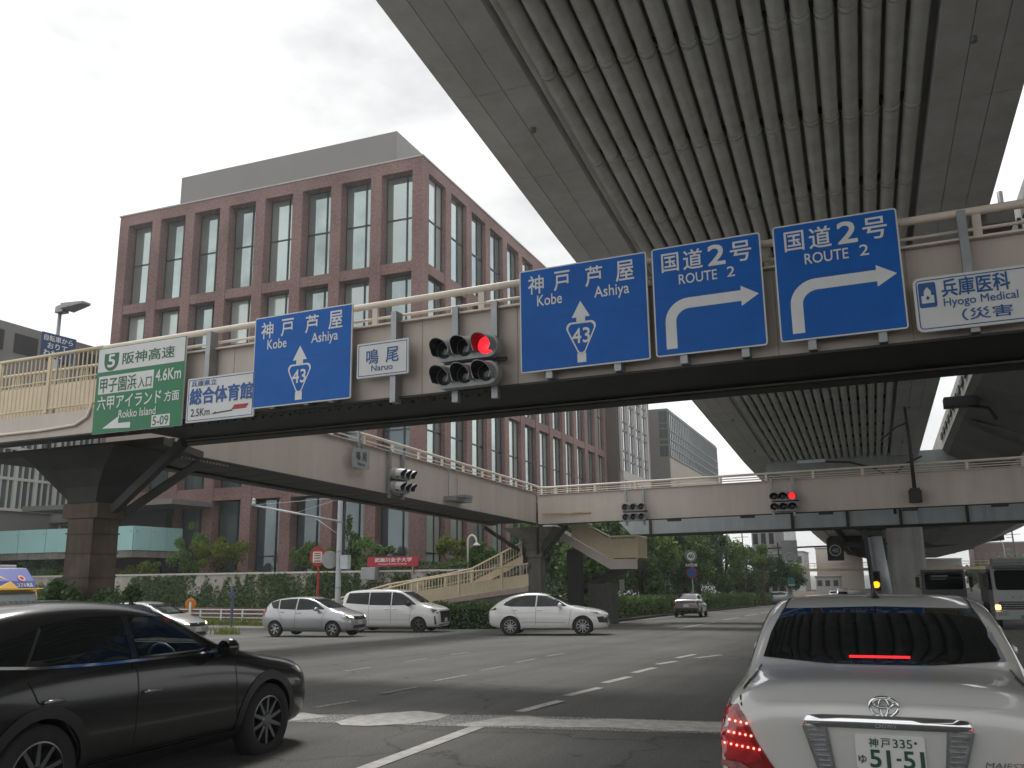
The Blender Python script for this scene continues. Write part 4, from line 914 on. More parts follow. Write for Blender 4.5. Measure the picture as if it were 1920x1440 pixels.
# ivy on the wall, thick below, thin above, with bare patches
rnd = random.Random(11); mb = MB(); N = 0
from mathutils import noise as _ns
while N < 42000:
    x = rnd.uniform(-62, -20.6); z = -.7+2.72*rnd.random()
    dens = 1.02+1.0*_ns.noise(Vector((x*.42, z*.25, 3.1)))+.6*_ns.noise(Vector((x*1.9, z*.5, 8.)))-.30*max(0, z)
    if z > 1.9 and rnd.random() < .6: continue
    if rnd.random() > dens: continue
    leaf_quad(mb, Vector((x, 44.98-.14*rnd.random()*max(.2, dens), z)), .19, rnd, .2); N += 1
stuff(mb.build('ivy', LG['ivy'], rw))
SH = [('shrub', 'low yellow green bush on the wall just right of the near column', -46.6, 46.6, 1.0, 1.7, 1.0, 'bright'), ('shrub', 'round yellow green bush second along the wall top', -44.7, 46.8, 1.0, 1.9, 1.1, 'bright'),
      ('shrub', 'tall dark shrub with reaching stems beside the turquoise glass', -41.8, 47.2, 1.85, 3.3, 1.25, 'mid'), ('shrub', 'spreading olive shrub in front of the second brick pier', -39.0, 47.0, 1.85, 2.5, 1.7, 'bright'),
      ('shrub', 'small bright shrub at the foot of the third brick pier', -36.6, 46.6, 1.0, 1.2, .8, 'bright'), ('shrub', 'leafy shrub left of the red pole sign', -32.6, 46.8, 1.85, 2.1, .75, 'mid'),
      ('shrub', 'bushy bright shrub behind the red pole sign', -31.0, 46.8, 1.85, 1.6, 1.0, 'bright'), ('shrub', 'slim dark climbing shrub behind the grey utility pole', -29.4, 47.4, 1.85, 3.6, .55, 'dark'),
      ('shrub', 'feathery green bush left of the red university sign', -28.0, 46.9, 1.85, 2.3, 1.5, 'mid'), ('shrub', 'bright bush right of the red university sign', -22.6, 47.2, 1.85, 2.0, 1.2, 'bright'),
      ('shrub', 'green bush behind the white gooseneck lamp', -21.0, 48.0, 1.85, 1.7, .9, 'mid'), ('shrub', 'dark spiky bush behind the yellow truck', -54.0, 46.5, 1.85, 1.7, 1.9, 'dark'),
      ('shrub', 'yellowish low bush behind the near column', -50.6, 46.6, 1.1, 1.1, 1.6, 'bright')]
for i, (nm, lab, x, y, z, H, R, m) in enumerate(SH): shrub(nm, lab, x, y, z, H, R, LG[m], 40+i, n=int(1500+1900*R))
def hedge_mass(name, label, P, w, h, m, seed, dens=230, s=.15, zf=g, cat='hedge'):
    rnd = random.Random(seed); t = thing(name, label, cat, (P[0][0], P[0][1], zf(*P[0]))); mb = MB()
    for (x0, y0), (x1, y1) in zip(P[:-1], P[1:]):
        L = hypot(x1-x0, y1-y0); n = int(L*dens*(h+w)); dx, dy = (x1-x0)/L, (y1-y0)/L
        for _ in range(n):
            a = rnd.random()*L; x = x0+dx*a; y = y0+dy*a; z0 = zf(x, y)
            hh = h*(1+.16*_ns.noise(Vector((x*.9, y*.9, 1.)))); k = rnd.random()*(w+2*hh)
            if k < hh: o, z = 0, k
            elif k < hh+w: o, z = k-hh, hh
            else: o, z = w, k-hh-w
            b_ = .18*_ns.noise(Vector((x*1.4, y*1.4, z*1.6)))
            leaf_quad(mb, Vector((x-dy*o+dy*b_-dx*0+rnd.gauss(0, .05), y+dx*o-dx*b_+rnd.gauss(0, .05), z0+z+b_*.5+rnd.gauss(0, .04))), s, rnd, .5)
    f = mb.build('foliage', m, t); mb = MB()
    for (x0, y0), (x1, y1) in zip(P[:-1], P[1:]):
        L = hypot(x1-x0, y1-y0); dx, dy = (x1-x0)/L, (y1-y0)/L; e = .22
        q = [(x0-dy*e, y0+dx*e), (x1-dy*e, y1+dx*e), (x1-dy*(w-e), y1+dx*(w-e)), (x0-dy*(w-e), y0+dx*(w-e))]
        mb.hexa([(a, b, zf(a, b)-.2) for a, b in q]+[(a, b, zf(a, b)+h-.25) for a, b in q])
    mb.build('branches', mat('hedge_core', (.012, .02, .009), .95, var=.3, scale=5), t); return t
hedge_mass('hedge', 'clipped green hedge between the white van and the white sport utility car', [(-20.6, 39.0), (-16.6, 39.7), (-14.7, 40.6)], 1.6, 1.15, LG['mid'], 5)
hedge_mass('hedge', 'long low hedge along the road beneath the street trees', [(-14.4, 46.5), (-14.2, 58), (-13.7, 72), (-12.8, 95), (-11.4, 118)], 1.8, 1.25, LG['mid'], 6, dens=130, s=.2)
hedge_mass('hedge', 'dark leafy hedge on the wall top beneath the red university sign', [(-26.4, 45.0), (-20.8, 45.0)], .9, .85, LG['dark'], 7, zf=lambda x, y: 1.55)
shrub('shrub', 'dark overgrown bush around the foot of the near column, left side', -17.35, 15.4, -.2, 1.8, .62, LG['dark'], 77, n=3200, s=.13)
shrub('shrub', 'dark overgrown bush around the foot of the near column, right side', -16.2, 15.8, -.2, 1.75, .85, LG['dark'], 78, n=3200, s=.13)
rnd = random.Random(5); mb = MB()
for _ in range(2600):
    x = rnd.uniform(-36, -24.5); y = 37.6-.12*(x+29)+rnd.uniform(.2, 1.9)+max(0, x+27)*.7; z = g(x, y)+.15; h = rnd.uniform(.12, .5); a = rnd.random()*6.28
    n = len(mb.v); mb.v += [(x-.03*cos(a), y-.03*sin(a), z), (x+.03*cos(a), y+.03*sin(a), z), (x+rnd.gauss(0, .1), y+rnd.gauss(0, .1), z+h)]; mb.f.append((n, n+1, n+2))
stuff(mb.build('grass', LG['bright']))
mb = MB()
for _ in range(90):
    x = -26.3+rnd.gauss(0, .35); y = 32.4+rnd.gauss(0, .2); z = g(x, y); h = rnd.uniform(.15, .5)
    n = len(mb.v); mb.v += [(x-.03, y, z), (x+.03, y, z), (x+rnd.gauss(0, .12), y+rnd.gauss(0, .1), z+h)]; mb.f.append((n, n+1, n+2))
stuff(mb.build('weeds', LG['bright']))
# street trees
TR = [(-15.8, 53, 5.6, 1.9, 'mid', 'leafy street tree just right of the far staircase'), (-17.5, 60, 6.4, 2.4, 'dark', 'dark street tree second from the far staircase'),
      (-16.2, 66, 6.9, 2.3, 'mid', 'street tree whose crown stands above the grey hatchback car'), (-17.0, 73, 7.6, 2.6, 'blue', 'blue green street tree right of the grey hatchback car'),
      (-15.6, 80, 7.4, 2.4, 'mid', 'street tree behind the speed limit sign'), (-16.0, 88, 8.4, 2.8, 'blue', 'tall blue green street tree right of the speed limit sign'),
      (-14.6, 96, 8.0, 2.7, 'mid', 'street tree left of the brown gantry post'), (-13.6, 105, 7.0, 2.7, 'mid', 'green street tree just behind the brown gantry post'),
      (-12.6, 114, 6.2, 2.6, 'dark', 'street tree near the end of the row under the overhead speed signs'), (-11.6, 124, 5.6, 2.4, 'mid', 'last street tree of the row by the far footbridge'),
      (-20.5, 56, 7.2, 2.4, 'dark', 'dark tree behind the far staircase set back from the road'), (-21.0, 70, 7.5, 2.6, 'dark', 'dark tree set back behind the third street tree'), (-20, 84, 8.2, 2.8, 'dark', 'dark tree set back behind the speed limit sign'), (-18.5, 100, 8.2, 2.8, 'dark', 'dark tree set back behind the gantry post')]
for i, (x, y, H, R, m, lab) in enumerate(TR): tree('street_tree', lab, x, y, g(x, y)+.1, H, R, LG[m], 100+i, n=7500, s=.30, tr_h=.2, group='street trees along the hedge')
for i, (x, y, H, R, m, lab) in enumerate(((18, 216, 6, 3.2, 'dark', 'rounded dark tree far away left of the red brown building'), (22.5, 217, 7.5, 3.6, 'bright', 'pale yellow green tree in front of the far red brown building'), (26.5, 218, 9, 3.4, 'dark', 'tall dark tree in the middle of the far red brown building'), (33, 219, 7, 4, 'mid', 'broad green tree right of the far red brown building'))):
    tree('tree', lab, x, y, -2.8, H, R, LG[m], 200+i, n=1500, s=.5, tr_h=.2)
mb = MB(); rnd = random.Random(21)
for _ in range(7000):
    y = rnd.uniform(48, 118); x = -16.6-rnd.random()*3+max(0, y-60)*.03; leaf_quad(mb, Vector((x, y, g(x, y)+.2+rnd.random()**1.5*2.6)), .26, rnd, .5)
stuff(mb.build('undergrowth', LG['dark']))
# ================================================================ street furniture
paintred = mat('pole_red', (.33, .03, .02), .5, var=.15)
polegrey = mat('pole_pale_grey', (.42, .44, .46), .5, metal=.2, var=.12, scale=2)
def ground_post(t, x, y, z1, r, m, name='pole'):
    mb = MB(); z0 = g(x, y); mb.cyl((x, y, z0-.1), (x, y, z1), r, r*.85, n=14); return mb.build(name, m, t, smooth=True, sharp=40)
t = thing('utility_pole', 'pale grey utility pole with a long side arm in front of the ivy wall', 'pole', (-23.95, 37.4, g(-24, 37)))
ground_post(t, -23.95, 37.4, 5.6, .14, polegrey)
MB().cyl((-23.95, 37.4, 5.602), (-23.95, 37.4, 5.68), .15, n=14).build('cap', steelgrey, t)
mb = MB(); mb.tube([(-23.9, 37.3, 4.35), (-27.6, 35.5, 5.15)], .05); mb.tube([(-23.95, 37.4, 5.5), (-27.5, 35.55, 5.18)], .012, 5); mb.tube([(-23.95, 37.4, 5.45), (-25.8, 36.4, 4.78)], .012, 5); mb.tube([(-23.95, 37.4, 3.7), (-25.0, 36.8, 4.55)], .02, 5); mb.build('arm', polegrey, t, smooth=True)
mb = MB(); mb.cyl((-27.6, 35.5, 5.14), (-27.6, 35.5, 5.36), .12, .07, n=10); mb.sphere((-27.6, 35.5, 5.40), .09); mb.build('sensor', polegrey, t, smooth=True)
mb = MB(); mb.box(-23.75, -23.35, 37.2, 37.5, 2.1, 2.75); mb.build('equipment_box', polegrey, t)
mb = MB()
for z in (.3, 1.2, 2.9, 4.3): mb.cyl((-23.95, 37.4, z), (-23.95, 37.4, z+.07), .155, n=14)
mb.build('band', steelgrey, t)
mb = MB(); mb.lathe([(0, .03), (.42, .0), (.42, -.03), (0, -.03)], (-24.35, 37.25, 2.55), (-.85, .55, 0), n=20); mb.build('round_sign', signback, t)
t = thing('bus_stop_sign', 'red pole with a round red and white sign in front of the ivy wall', 'road sign', (-25.05, 37.35, g(-25, 37)))
ground_post(t, -25.05, 37.35, 3.0, .065, paintred)
fn = lambda a, b, o=0.: Vector((-25.05, 37.24, 2.72))+Vector((.82, .57, 0)).normalized()*a+Vector((0, 0, 1))*b+Vector((.57, -.82, 0)).normalized()*o
MB().prism([(.36*cos(a*pi/16), .48*sin(a*pi/16)) for a in range(32)], lambda a, b: fn(a, b), Vector((.57, -.82, 0))*.03).build('disc', paintred, t)
MB().prism(round_rect(-.22, .22, -.3, .22, .05), lambda a, b: fn(a, b, .045), Vector((.57, -.82, 0))*.004).build('plate', signwhite, t)
mb = MB()
for z in (.16, .06, -.06, -.2): mb.add([fn(-.15, z, .06), fn(.15, z, .06), fn(.15, z-.05, .06), fn(-.15, z-.05, .06)], [(0, 1, 2, 3)])
mb.build('lettering', paintred, t)
t = thing('university_sign', 'crimson university name board with white characters on the wall top', 'sign', (-25.1, 45.0, 2.3))
MB().prism(round_rect(-26.72, -23.5, 2.28, 2.82, .05), lambda a, b: (a, 44.7, b), (0, .08, 0)).build('panel', signred, t)
mb = MB(); fn = lambda a, b: (a, 44.69, b)
put_text(mb, '武庫川女子大学', fn, -26.25, -23.9, 2.53, 2.76, .02); put_text(mb, "Mukogawa Women's University", fn, -26.0, -24.2, 2.36, 2.47, .012); mb.build('lettering', lettwhite, t)
for x in (-26.3, -23.9): MB().box(x-.04, x+.04, 44.79, 44.86, 1.9, 2.7).build('post', steelgrey, t)
t = thing('cabinet', 'grey metal cabinet hung on the wall beneath the red university sign', 'cabinet', (-26.6, 44.8, 1.7))
bevel(MB().box(-27.0, -26.1, 44.45, 44.9, 1.55, 2.25).build('case', signback, t), .03); MB().box(-26.95, -26.15, 44.43, 44.447, 1.6, 2.2).build('door', steelgrey, t)
t = thing('street_lamp', 'white gooseneck lamp behind the wall right of the red university sign', 'lamp', (-21.55, 47, 1.8))
MB().tube([(-21.55, 47, 1.8), (-21.55, 47, 3.55)]+[(-21.28+.27*cos(radians(a)), 47, 3.62+.36*sin(radians(a))) for a in range(170, 15, -15)]+[(-21.0, 47, 3.55)], .055, 8).build('pole', signwhite, t, smooth=True)
MB().lathe([(.04, .12), (.08, .05), (.21, -.05), (.21, -.09), (0, -.09)], (-21.0, 47, 3.48), (0, 0, 1), n=16).build('shade', signwhite, t, smooth=True)
# street light on the near footbridge stair
t = thing('street_lamp', 'flat headed street light rising above the left end of the near footbridge', 'lamp', (-21.3, 18.2, 4.9))
MB().tube([(-21.3, 18.2, 4.9), (-21.3, 18.2, 9.3)], [.07, .05], 10).build('pole', steelgrey, t, smooth=True)
bevel(MB().hexa([(-21.42, 18.1, 9.26), (-21.1, 18.1, 9.26), (-21.1, 18.35, 9.26), (-21.42, 18.35, 9.26), (-21.4, 18.1, 9.46), (-21.15, 18.1, 9.5), (-21.15, 18.35, 9.5), (-21.4, 18.35, 9.46)]).build('neck', steelgrey, t), .02)
bevel(MB().hexa([(-21.1, 18.0, 9.32), (-20.4, 18.15, 9.44), (-20.4, 18.45, 9.44), (-21.1, 18.5, 9.32), (-21.1, 18.0, 9.5), (-20.4, 18.15, 9.52), (-20.4, 18.45, 9.52), (-21.1, 18.5, 9.5)]).build('lamp_head', steelgrey, t), .02)
# blue dismount sign on the stair behind
t = thing('dismount_sign', 'small blue sign with white writing standing behind the footbridge fence at the far left', 'sign', (-18.3, 15.7, 7.2))
a0, a1 = Vector((-18.62, 15.45, 0)), Vector((-17.86, 15.8, 0)); nn = Vector((.42, -.9, 0)).normalized()
def fs(u, v, o=0.): return a0.lerp(a1, u)+Vector((0, 0, 7.72-.22*u-.62*v))+nn*o
MB().hexa([fs(0, 1), fs(1, 1), fs(1, 1, -.03), fs(0, 1, -.03), fs(0, 0), fs(1, 0), fs(1, 0, -.03), fs(0, 0, -.03)]).build('panel', mat('sign_navy', (.012, .04, .12), .5, var=.1), t)
mb = MB(); ff = lambda u, v: fs(u, v, .006)
put_text(mb, '自転車から', ff, .08, .92, .32, .08, .01); put_text(mb, 'おりて', ff, .2, .78, .62, .38, .01); put_text(mb, 'わたり', ff, .1, .66, .94, .68, .01); mb.build('lettering', signwhite, t)
MB().beam(fs(.5, 1.0, -.06), fs(.5, 1.0, -.06)-Vector((0, 0, 2.2)), .05, .05).build('post', steelgrey, t)
# lamp post standing on the far footbridge
t = thing('street_lamp', 'dark twin armed street light mounted on the far footbridge under the viaduct', 'lamp', (1.75, BY(1.75)-.4, 4.9))
mb = MB(); mb.box(1.5, 2.0, BY(1.7)-.55, BY(1.7)-.06, 4.5, 5.0); mb.box(1.56, 1.94, BY(1.7)-.6, BY(1.7)-.05, 5.003, 5.08); mb.build('bracket', steel_dk, t)
MB().tube([(1.75, BY(1.7)-.3, 5.0), (1.75, BY(1.7)-.3, 7.2), (1.7, BY(1.7)-.3, 8.6)], [.085, .07, .05], 10).build('pole', steel_dk, t, smooth=True)
mb = MB(); mb.tube([(1.75, BY(1.7)-.3, 7.9), (1.3, BY(1.7)-.3, 7.75), (.6, BY(1.7)-.3, 7.2)], .03); mb.build('arm', steel_dk, t)
t = thing('street_lamp', 'branching lamp bracket rising behind the far footbridge rail under the viaduct', 'lamp', (1.0, 46, 4.3))
mb = MB(); mb.tube([(1.0, 46, 4.3), (1.0, 46, 6.1)], .07); mb.tube([(1.0, 46, 6.0), (.3, 46, 6.5), (-.8, 46, 6.85), (-2.0, 46, 6.95)], .05); mb.tube([(1.0, 46, 6.0), (1.6, 46, 6.6), (2.4, 46, 6.95)], .05); mb.build('pole', steel_dk, t, smooth=True)
mb = MB(); mb.box(-3.2, -1.9, 45.8, 46.2, 6.9, 7.05); mb.build('lamp_head', polegrey, t)
# guard rail, low wall, orange disc, blue post
t = thing('guard_rail', 'white pipe guard rail along the pavement at the far left corner', 'guard rail', (-30, 38.6, -.5))
gp = [(-44, 41.3), (-34, 39.7), (-29, 38.6), (-25.2, 39.4)]
def gpz(p, h): return (p[0], p[1], g(*p)+.14+h)
for h in (.78, .58, .38, .2):
    MB().tube([gpz(p, h) for p in gp], .028, 6).build('rail', signwhite, t, smooth=True)
for a, b in zip(gp[:-1], gp[1:]):
    for i in range(3): q = (a[0]+(b[0]-a[0])*i/3, a[1]+(b[1]-a[1])*i/3); MB().cyl(gpz(q, -.1), gpz(q, .82), .045, n=8).build('post', signwhite, t)
lw = thing('low_wall', 'low red brick wall behind the white guard rail', 'wall', (-30, 40, -.5))
mb = MB()
for a, b in zip(gp[:-1], gp[1:]): mb.hexa([(a[0], a[1]+.9, -1.2), (b[0], b[1]+.9, -1.2), (b[0], b[1]+1.1, -1.2), (a[0], a[1]+1.1, -1.2), (a[0], a[1]+.9, .2), (b[0], b[1]+.9, .2), (b[0], b[1]+1.1, .2), (a[0], a[1]+1.1, .2)])
mb.build('wall', brick_mat('low_wall_brick', (.17, .085, .065), (.13, .065, .05), (.16, .13, .11)), lw)
t = thing('delineator', 'white post with an orange reflector disc near the black car', 'bollard', (-22.3, 25.5, g(-22, 25)))
MB().cyl((-22.3, 25.5, g(-22, 25)), (-22.3, 25.5, .92), .04, n=10).build('post', signwhite, t, smooth=True)
MB().lathe([(0, .02), (.17, .02), (.19, 0), (.17, -.02), (0, -.02)], (-22.3, 25.52, .85), (.6, -.8, 0), n=18).build('reflector_disc', mat('reflector_orange', (.6, .2, .02), .4, var=.05), t)
t = thing('post', 'slim dark blue post in front of the ivy wall', 'post', (-29.6, 34.9, -.7))
MB().cyl((-29.6, 36.8, -.75), (-29.6, 36.8, 1.35), .06, n=8).build('pole', mat('post_blue', (.05, .07, .13), .5), t)
mb = MB(); mb.box(-29.75, -29.45, 36.72, 36.88, .9, 1.05); mb.build('bracket', MATS['post_blue'], t)
# round signs beside the road
t = thing('speed_sign', 'roadside post with a white speed 40 sign over a blue no parking disc', 'road sign', (-13.0, 68, g(-13, 68)))
q = Vector((-12.75, 67.5, 0)); ground_post(t, q.x, q.y, 3.3, .05, polegrey)
def disc(z, r, m, o=0., nm='disc'): return MB().lathe([(0, .0), (r, 0), (r, -.02), (0, -.02)], (q.x, q.y-.1-o, z), (0, -1, 0), n=24).build(nm, m, t)
disc(2.95, .42, signwhite); mb = MB(); o_ = [(.40*cos(a*pi/16), .40*sin(a*pi/16)) for a in range(32)]; i_ = [(.31*cos(a*pi/16), .31*sin(a*pi/16)) for a in range(32)]
mb.add([(q.x+a, q.y-.12, 2.95+b) for a, b in o_]+[(q.x+a, q.y-.12, 2.95+b) for a, b in i_], [(i, (i+1) % 32, 32+(i+1) % 32, 32+i) for i in range(32)]); mb.build('ring', mat('ring_grey', (.12, .14, .15), .5), t)
mb = MB(); put_text(mb, '40', lambda a, b: (q.x+a, q.y-.125, 2.95+b), -.2, .2, -.14, .14, .03); mb.build('lettering', inkdark, t)
MB().box(q.x-.42, q.x+.42, q.y-.14, q.y-.1, 2.22, 2.40).build('plate', signwhite, t)
mb = MB(); 
for i in range(5): mb.box(q.x-.32+.13*i, q.x-.24+.13*i, q.y-.146, q.y-.142, 2.26, 2.36)
mb.build('lettering', inkdark, t)
disc(1.75, .42, signred); disc(1.75, .33, inkblue, .03, 'blue_disc')
# overhead sign gantry
t = thing('sign_gantry', 'thin brown sign gantry over the road carrying square speed 40 boards', 'gantry', (-8.5, 75, g(-8, 75)))
brown = mat('gantry_brown', (.13, .085, .065), .7, var=.2)
MB().box(-12.1, -11.8, 105, 105.3, g(-12, 105), 4.4).build('post', brown, t)
mb = MB(); mb.beam((-12.0, 105.1, 4.35), (2.6, 105.1, 4.6), .16, .18); mb.build('beam', steel_dk, t)
for i, (x, m_) in enumerate(((-8.9, steelgrey), (-4.1, steel_dk), (.2, steel_dk))):
    b = MB().box(x-.85, x+.85, 104.85, 104.95, 2.9 if i else 3.0, 5.2).build('sign_board', m_, t)
    cz = 3.3 if i == 0 else 4.0; mb = MB(); R0, R1 = .62, .5; o_ = [(R0*cos(a*pi/12), R0*sin(a*pi/12)) for a in range(24)]; i_ = [(R1*cos(a*pi/12), R1*sin(a*pi/12)) for a in range(24)]
    mb.add([(x+a, 104.83, cz+c) for a, c in o_]+[(x+a, 104.83, cz+c) for a, c in i_], [(k, (k+1) % 24, 24+(k+1) % 24, 24+k) for k in range(24)]); mb.build('ring', polegrey, b)
    mb = MB(); put_text(mb, '40', lambda a, c: (x+a, 104.82, cz+c), -.33, .33, -.22, .22, .03); mb.build('lettering', polegrey, b)
# amber beacon column on the median nose
t = thing('signal_beacon', 'median pole with a lit amber warning lamp straight ahead', 'traffic light', (-.2, 60, g(0, 60)))
MB().tube([(-.25, 60.2, g(0, 60)), (-.62, 60.2, 5.4)], [.16, .12], 10).build('pole', steel_dk, t, smooth=True)
MB().tube([(.35, 60.8, g(0, 60)), (.0, 60.8, 3.8)], [.5, .42], 10).build('column', polegrey, t, smooth=True)
bevel(MB().box(-.42, .10, 59.4, 59.8, .55, 1.7).build('housing', steel_dk, t), .06)
MB().lathe([(0, .06), (.13, .04), (.2, 0)], (-.16, 59.38, .9), (0, -1, 0), n=16).build('lens', mat('lens_amber', (.6, .25, .02), .3, var=0, emit=((1, .36, .01), 1.4)), t, smooth=True)
MB().lathe([(0, .06), (.13, .04), (.2, 0)], (-.16, 59.38, 1.4), (0, -1, 0), n=16).build('lens', lens_off, t, smooth=True)
mb = MB()
for z in (.6, 1.1): mb.lathe([(.22, 0), (.22, .25)], (-.16, 59.38, z+.3), (0, -1, -.1), n=14, arc=pi, a0=0, ref=(1, 0, 0))
mb.build('hood', black, t)
t = thing('street_lamp', 'curved arm street light far away on the right against the sky', 'lamp', (26.8, 229, -3)); MB().tube([(27.0, 229, -3), (26.5, 229, 7.4), (25.8, 229, 8.6), (24.5, 229, 9.1), (22.8, 229, 9.2)], .1, 6).build('pole', polegrey, t, smooth=True)
t = thing('utility_pole', 'distant utility pole with a cross arm above the red brown building', 'pole', (29.5, 235, -3)); MB().tube([(29.5, 235, -3), (29.3, 235, 10.5)], .16, 6).build('pole', steel_dk, t); mb = MB(); mb.beam((27.8, 235, 9.6), (31, 235, 9.7), .12, .12); mb.beam((28.0, 235, 9.0), (29.4, 235, 9.0), .12, .12); mb.build('cross_arm', steel_dk, t)
for i, (x, y, h, lab) in enumerate(((-15.5, 118, 7.6, 'thin dark pole rising through the trees left of the gantry'), (-10.6, 112, 5.2, 'thin pole behind the left gantry board'))):
    t = thing('utility_pole', lab, 'pole', (x, y, -2)); MB().tube([(x, y, -2), (x-.2, y, h)], .07, 6).build('pole', steel_dk, t)
    mb = MB(); [mb.beam((x-.9, y, h-.4-.5*k), (x+.6, y, h-.4-.5*k), .06, .06) for k in range(3)]; mb.build('cross_arm', steel_dk, t)
t = thing('information_sign', 'small green road sign on a post at the end of the tree row', 'road sign', (-8.0, 100, -2)); MB().cyl((-9.2, 108, -2), (-9.2, 108, .6), .05).build('post', polegrey, t); MB().box(-9.6, -8.8, 107.9, 107.95, .2, 1.1).build('panel', mat('sign_teal', (.05, .22, .22), .5), t); MB().box(-9.55, -8.85, 107.88, 107.895, .25, .4).build('plate', signwhite, t)
t = thing('marker_post', 'small white marker plate low in the hedge left of the grey hatchback car', 'marker', (-14.5, 56, -1)); MB().cyl((-14.6, 54.5, -1), (-14.6, 54.5, 1.3), .03).build('post', polegrey, t); MB().box(-14.75, -14.45, 54.4, 54.44, .75, 1.45).build('plate', signwhite, t)
# ================================================================ vehicles
def paintmat(name, col, metal=.0, rough=.25, coat=1.0): return mat(name, col, rough, metal=metal, var=.03, scale=2, coat=coat)
whitep = paintmat('paint_white', (.70, .70, .69)); pearlp = paintmat('paint_pearl', (.52, .52, .50), metal=.15, rough=.3)
silverp = paintmat('paint_silver', (.40, .41, .42), metal=.55, rough=.3); greyp = paintmat('paint_grey', (.27, .26, .25), metal=.5, rough=.3)
blackp = paintmat('paint_black', (.007, .0075, .0075), rough=.2, coat=.35)
tail = mat('tail_lamp_red', (.20, .005, .008), .12, var=.1, coat=1)
tail_dk = mat('tail_lamp_dark', (.10, .008, .01), .12, var=.1, coat=1)
tail_lit = mat('tail_lamp_lit', (.6, .02, .02), .3, var=0, emit=((1, .02, .03), .8))
led = mat('led_red', (1, .2, .2), .3, var=0, emit=((1, .14, .10), 4.0))
lampclear = mat('lamp_clear', (.42, .43, .44), .12, metal=.7, var=.35, scale=25)
lampwhite = mat('lamp_lit_warm', (.8, .75, .6), .3, var=0, emit=((1, .82, .5), 1.6))
lampamber = mat('lamp_lit_amber', (.8, .4, .1), .3, var=0, emit=((1, .48, .1), 4.0))
plate_w = mat('plate_white', (.62, .62, .6), .5, var=.03); plate_ink = mat('plate_green', (.01, .06, .04), .5, var=0)
seam_m = mat('panel_gap', (.01, .01, .01), .8, var=0)

def loft(stations):
    """closed car shell from cross sections; one station = (y, zb,hb, zm,hm, zs,hs, zg,hg, zt,ht)"""
    v, f = [], []; n = 18
    for st in stations:
        y, zb, hb, zm, hm, zs, hs, zg, hg, zt, ht = st[:11]; cr = .03
        if zt > 1.2: zt += .012
        half = [(hb*.6, zb-.01), (hb, zb), (hm, zm), (hs, zs), (hg, zg), (hg+(ht-hg)*.6, zg+(zt-zg)*.64), (ht, zt), (ht*.62, zt+cr*.8)]
        ring = [(0, zb-.01)]+half+[(0, zt+cr)]+[(-a, b) for a, b in half[::-1]]
        v += [(a, y, b) for a, b in ring]
    for i in range(len(stations)-1):
        for k in range(n): f.append((i*n+k, i*n+(k+1) % n, (i+1)*n+(k+1) % n, (i+1)*n+k))
    for base in (0, (len(stations)-1)*n):
        f.append((base, base+1, base+n-1))
        for k in range(1, n//2-1): f.append((base+k, base+k+1, base+n-k-1, base+n-k))
        f.append((base+n//2-1, base+n//2, base+n//2+1))
    return v, f

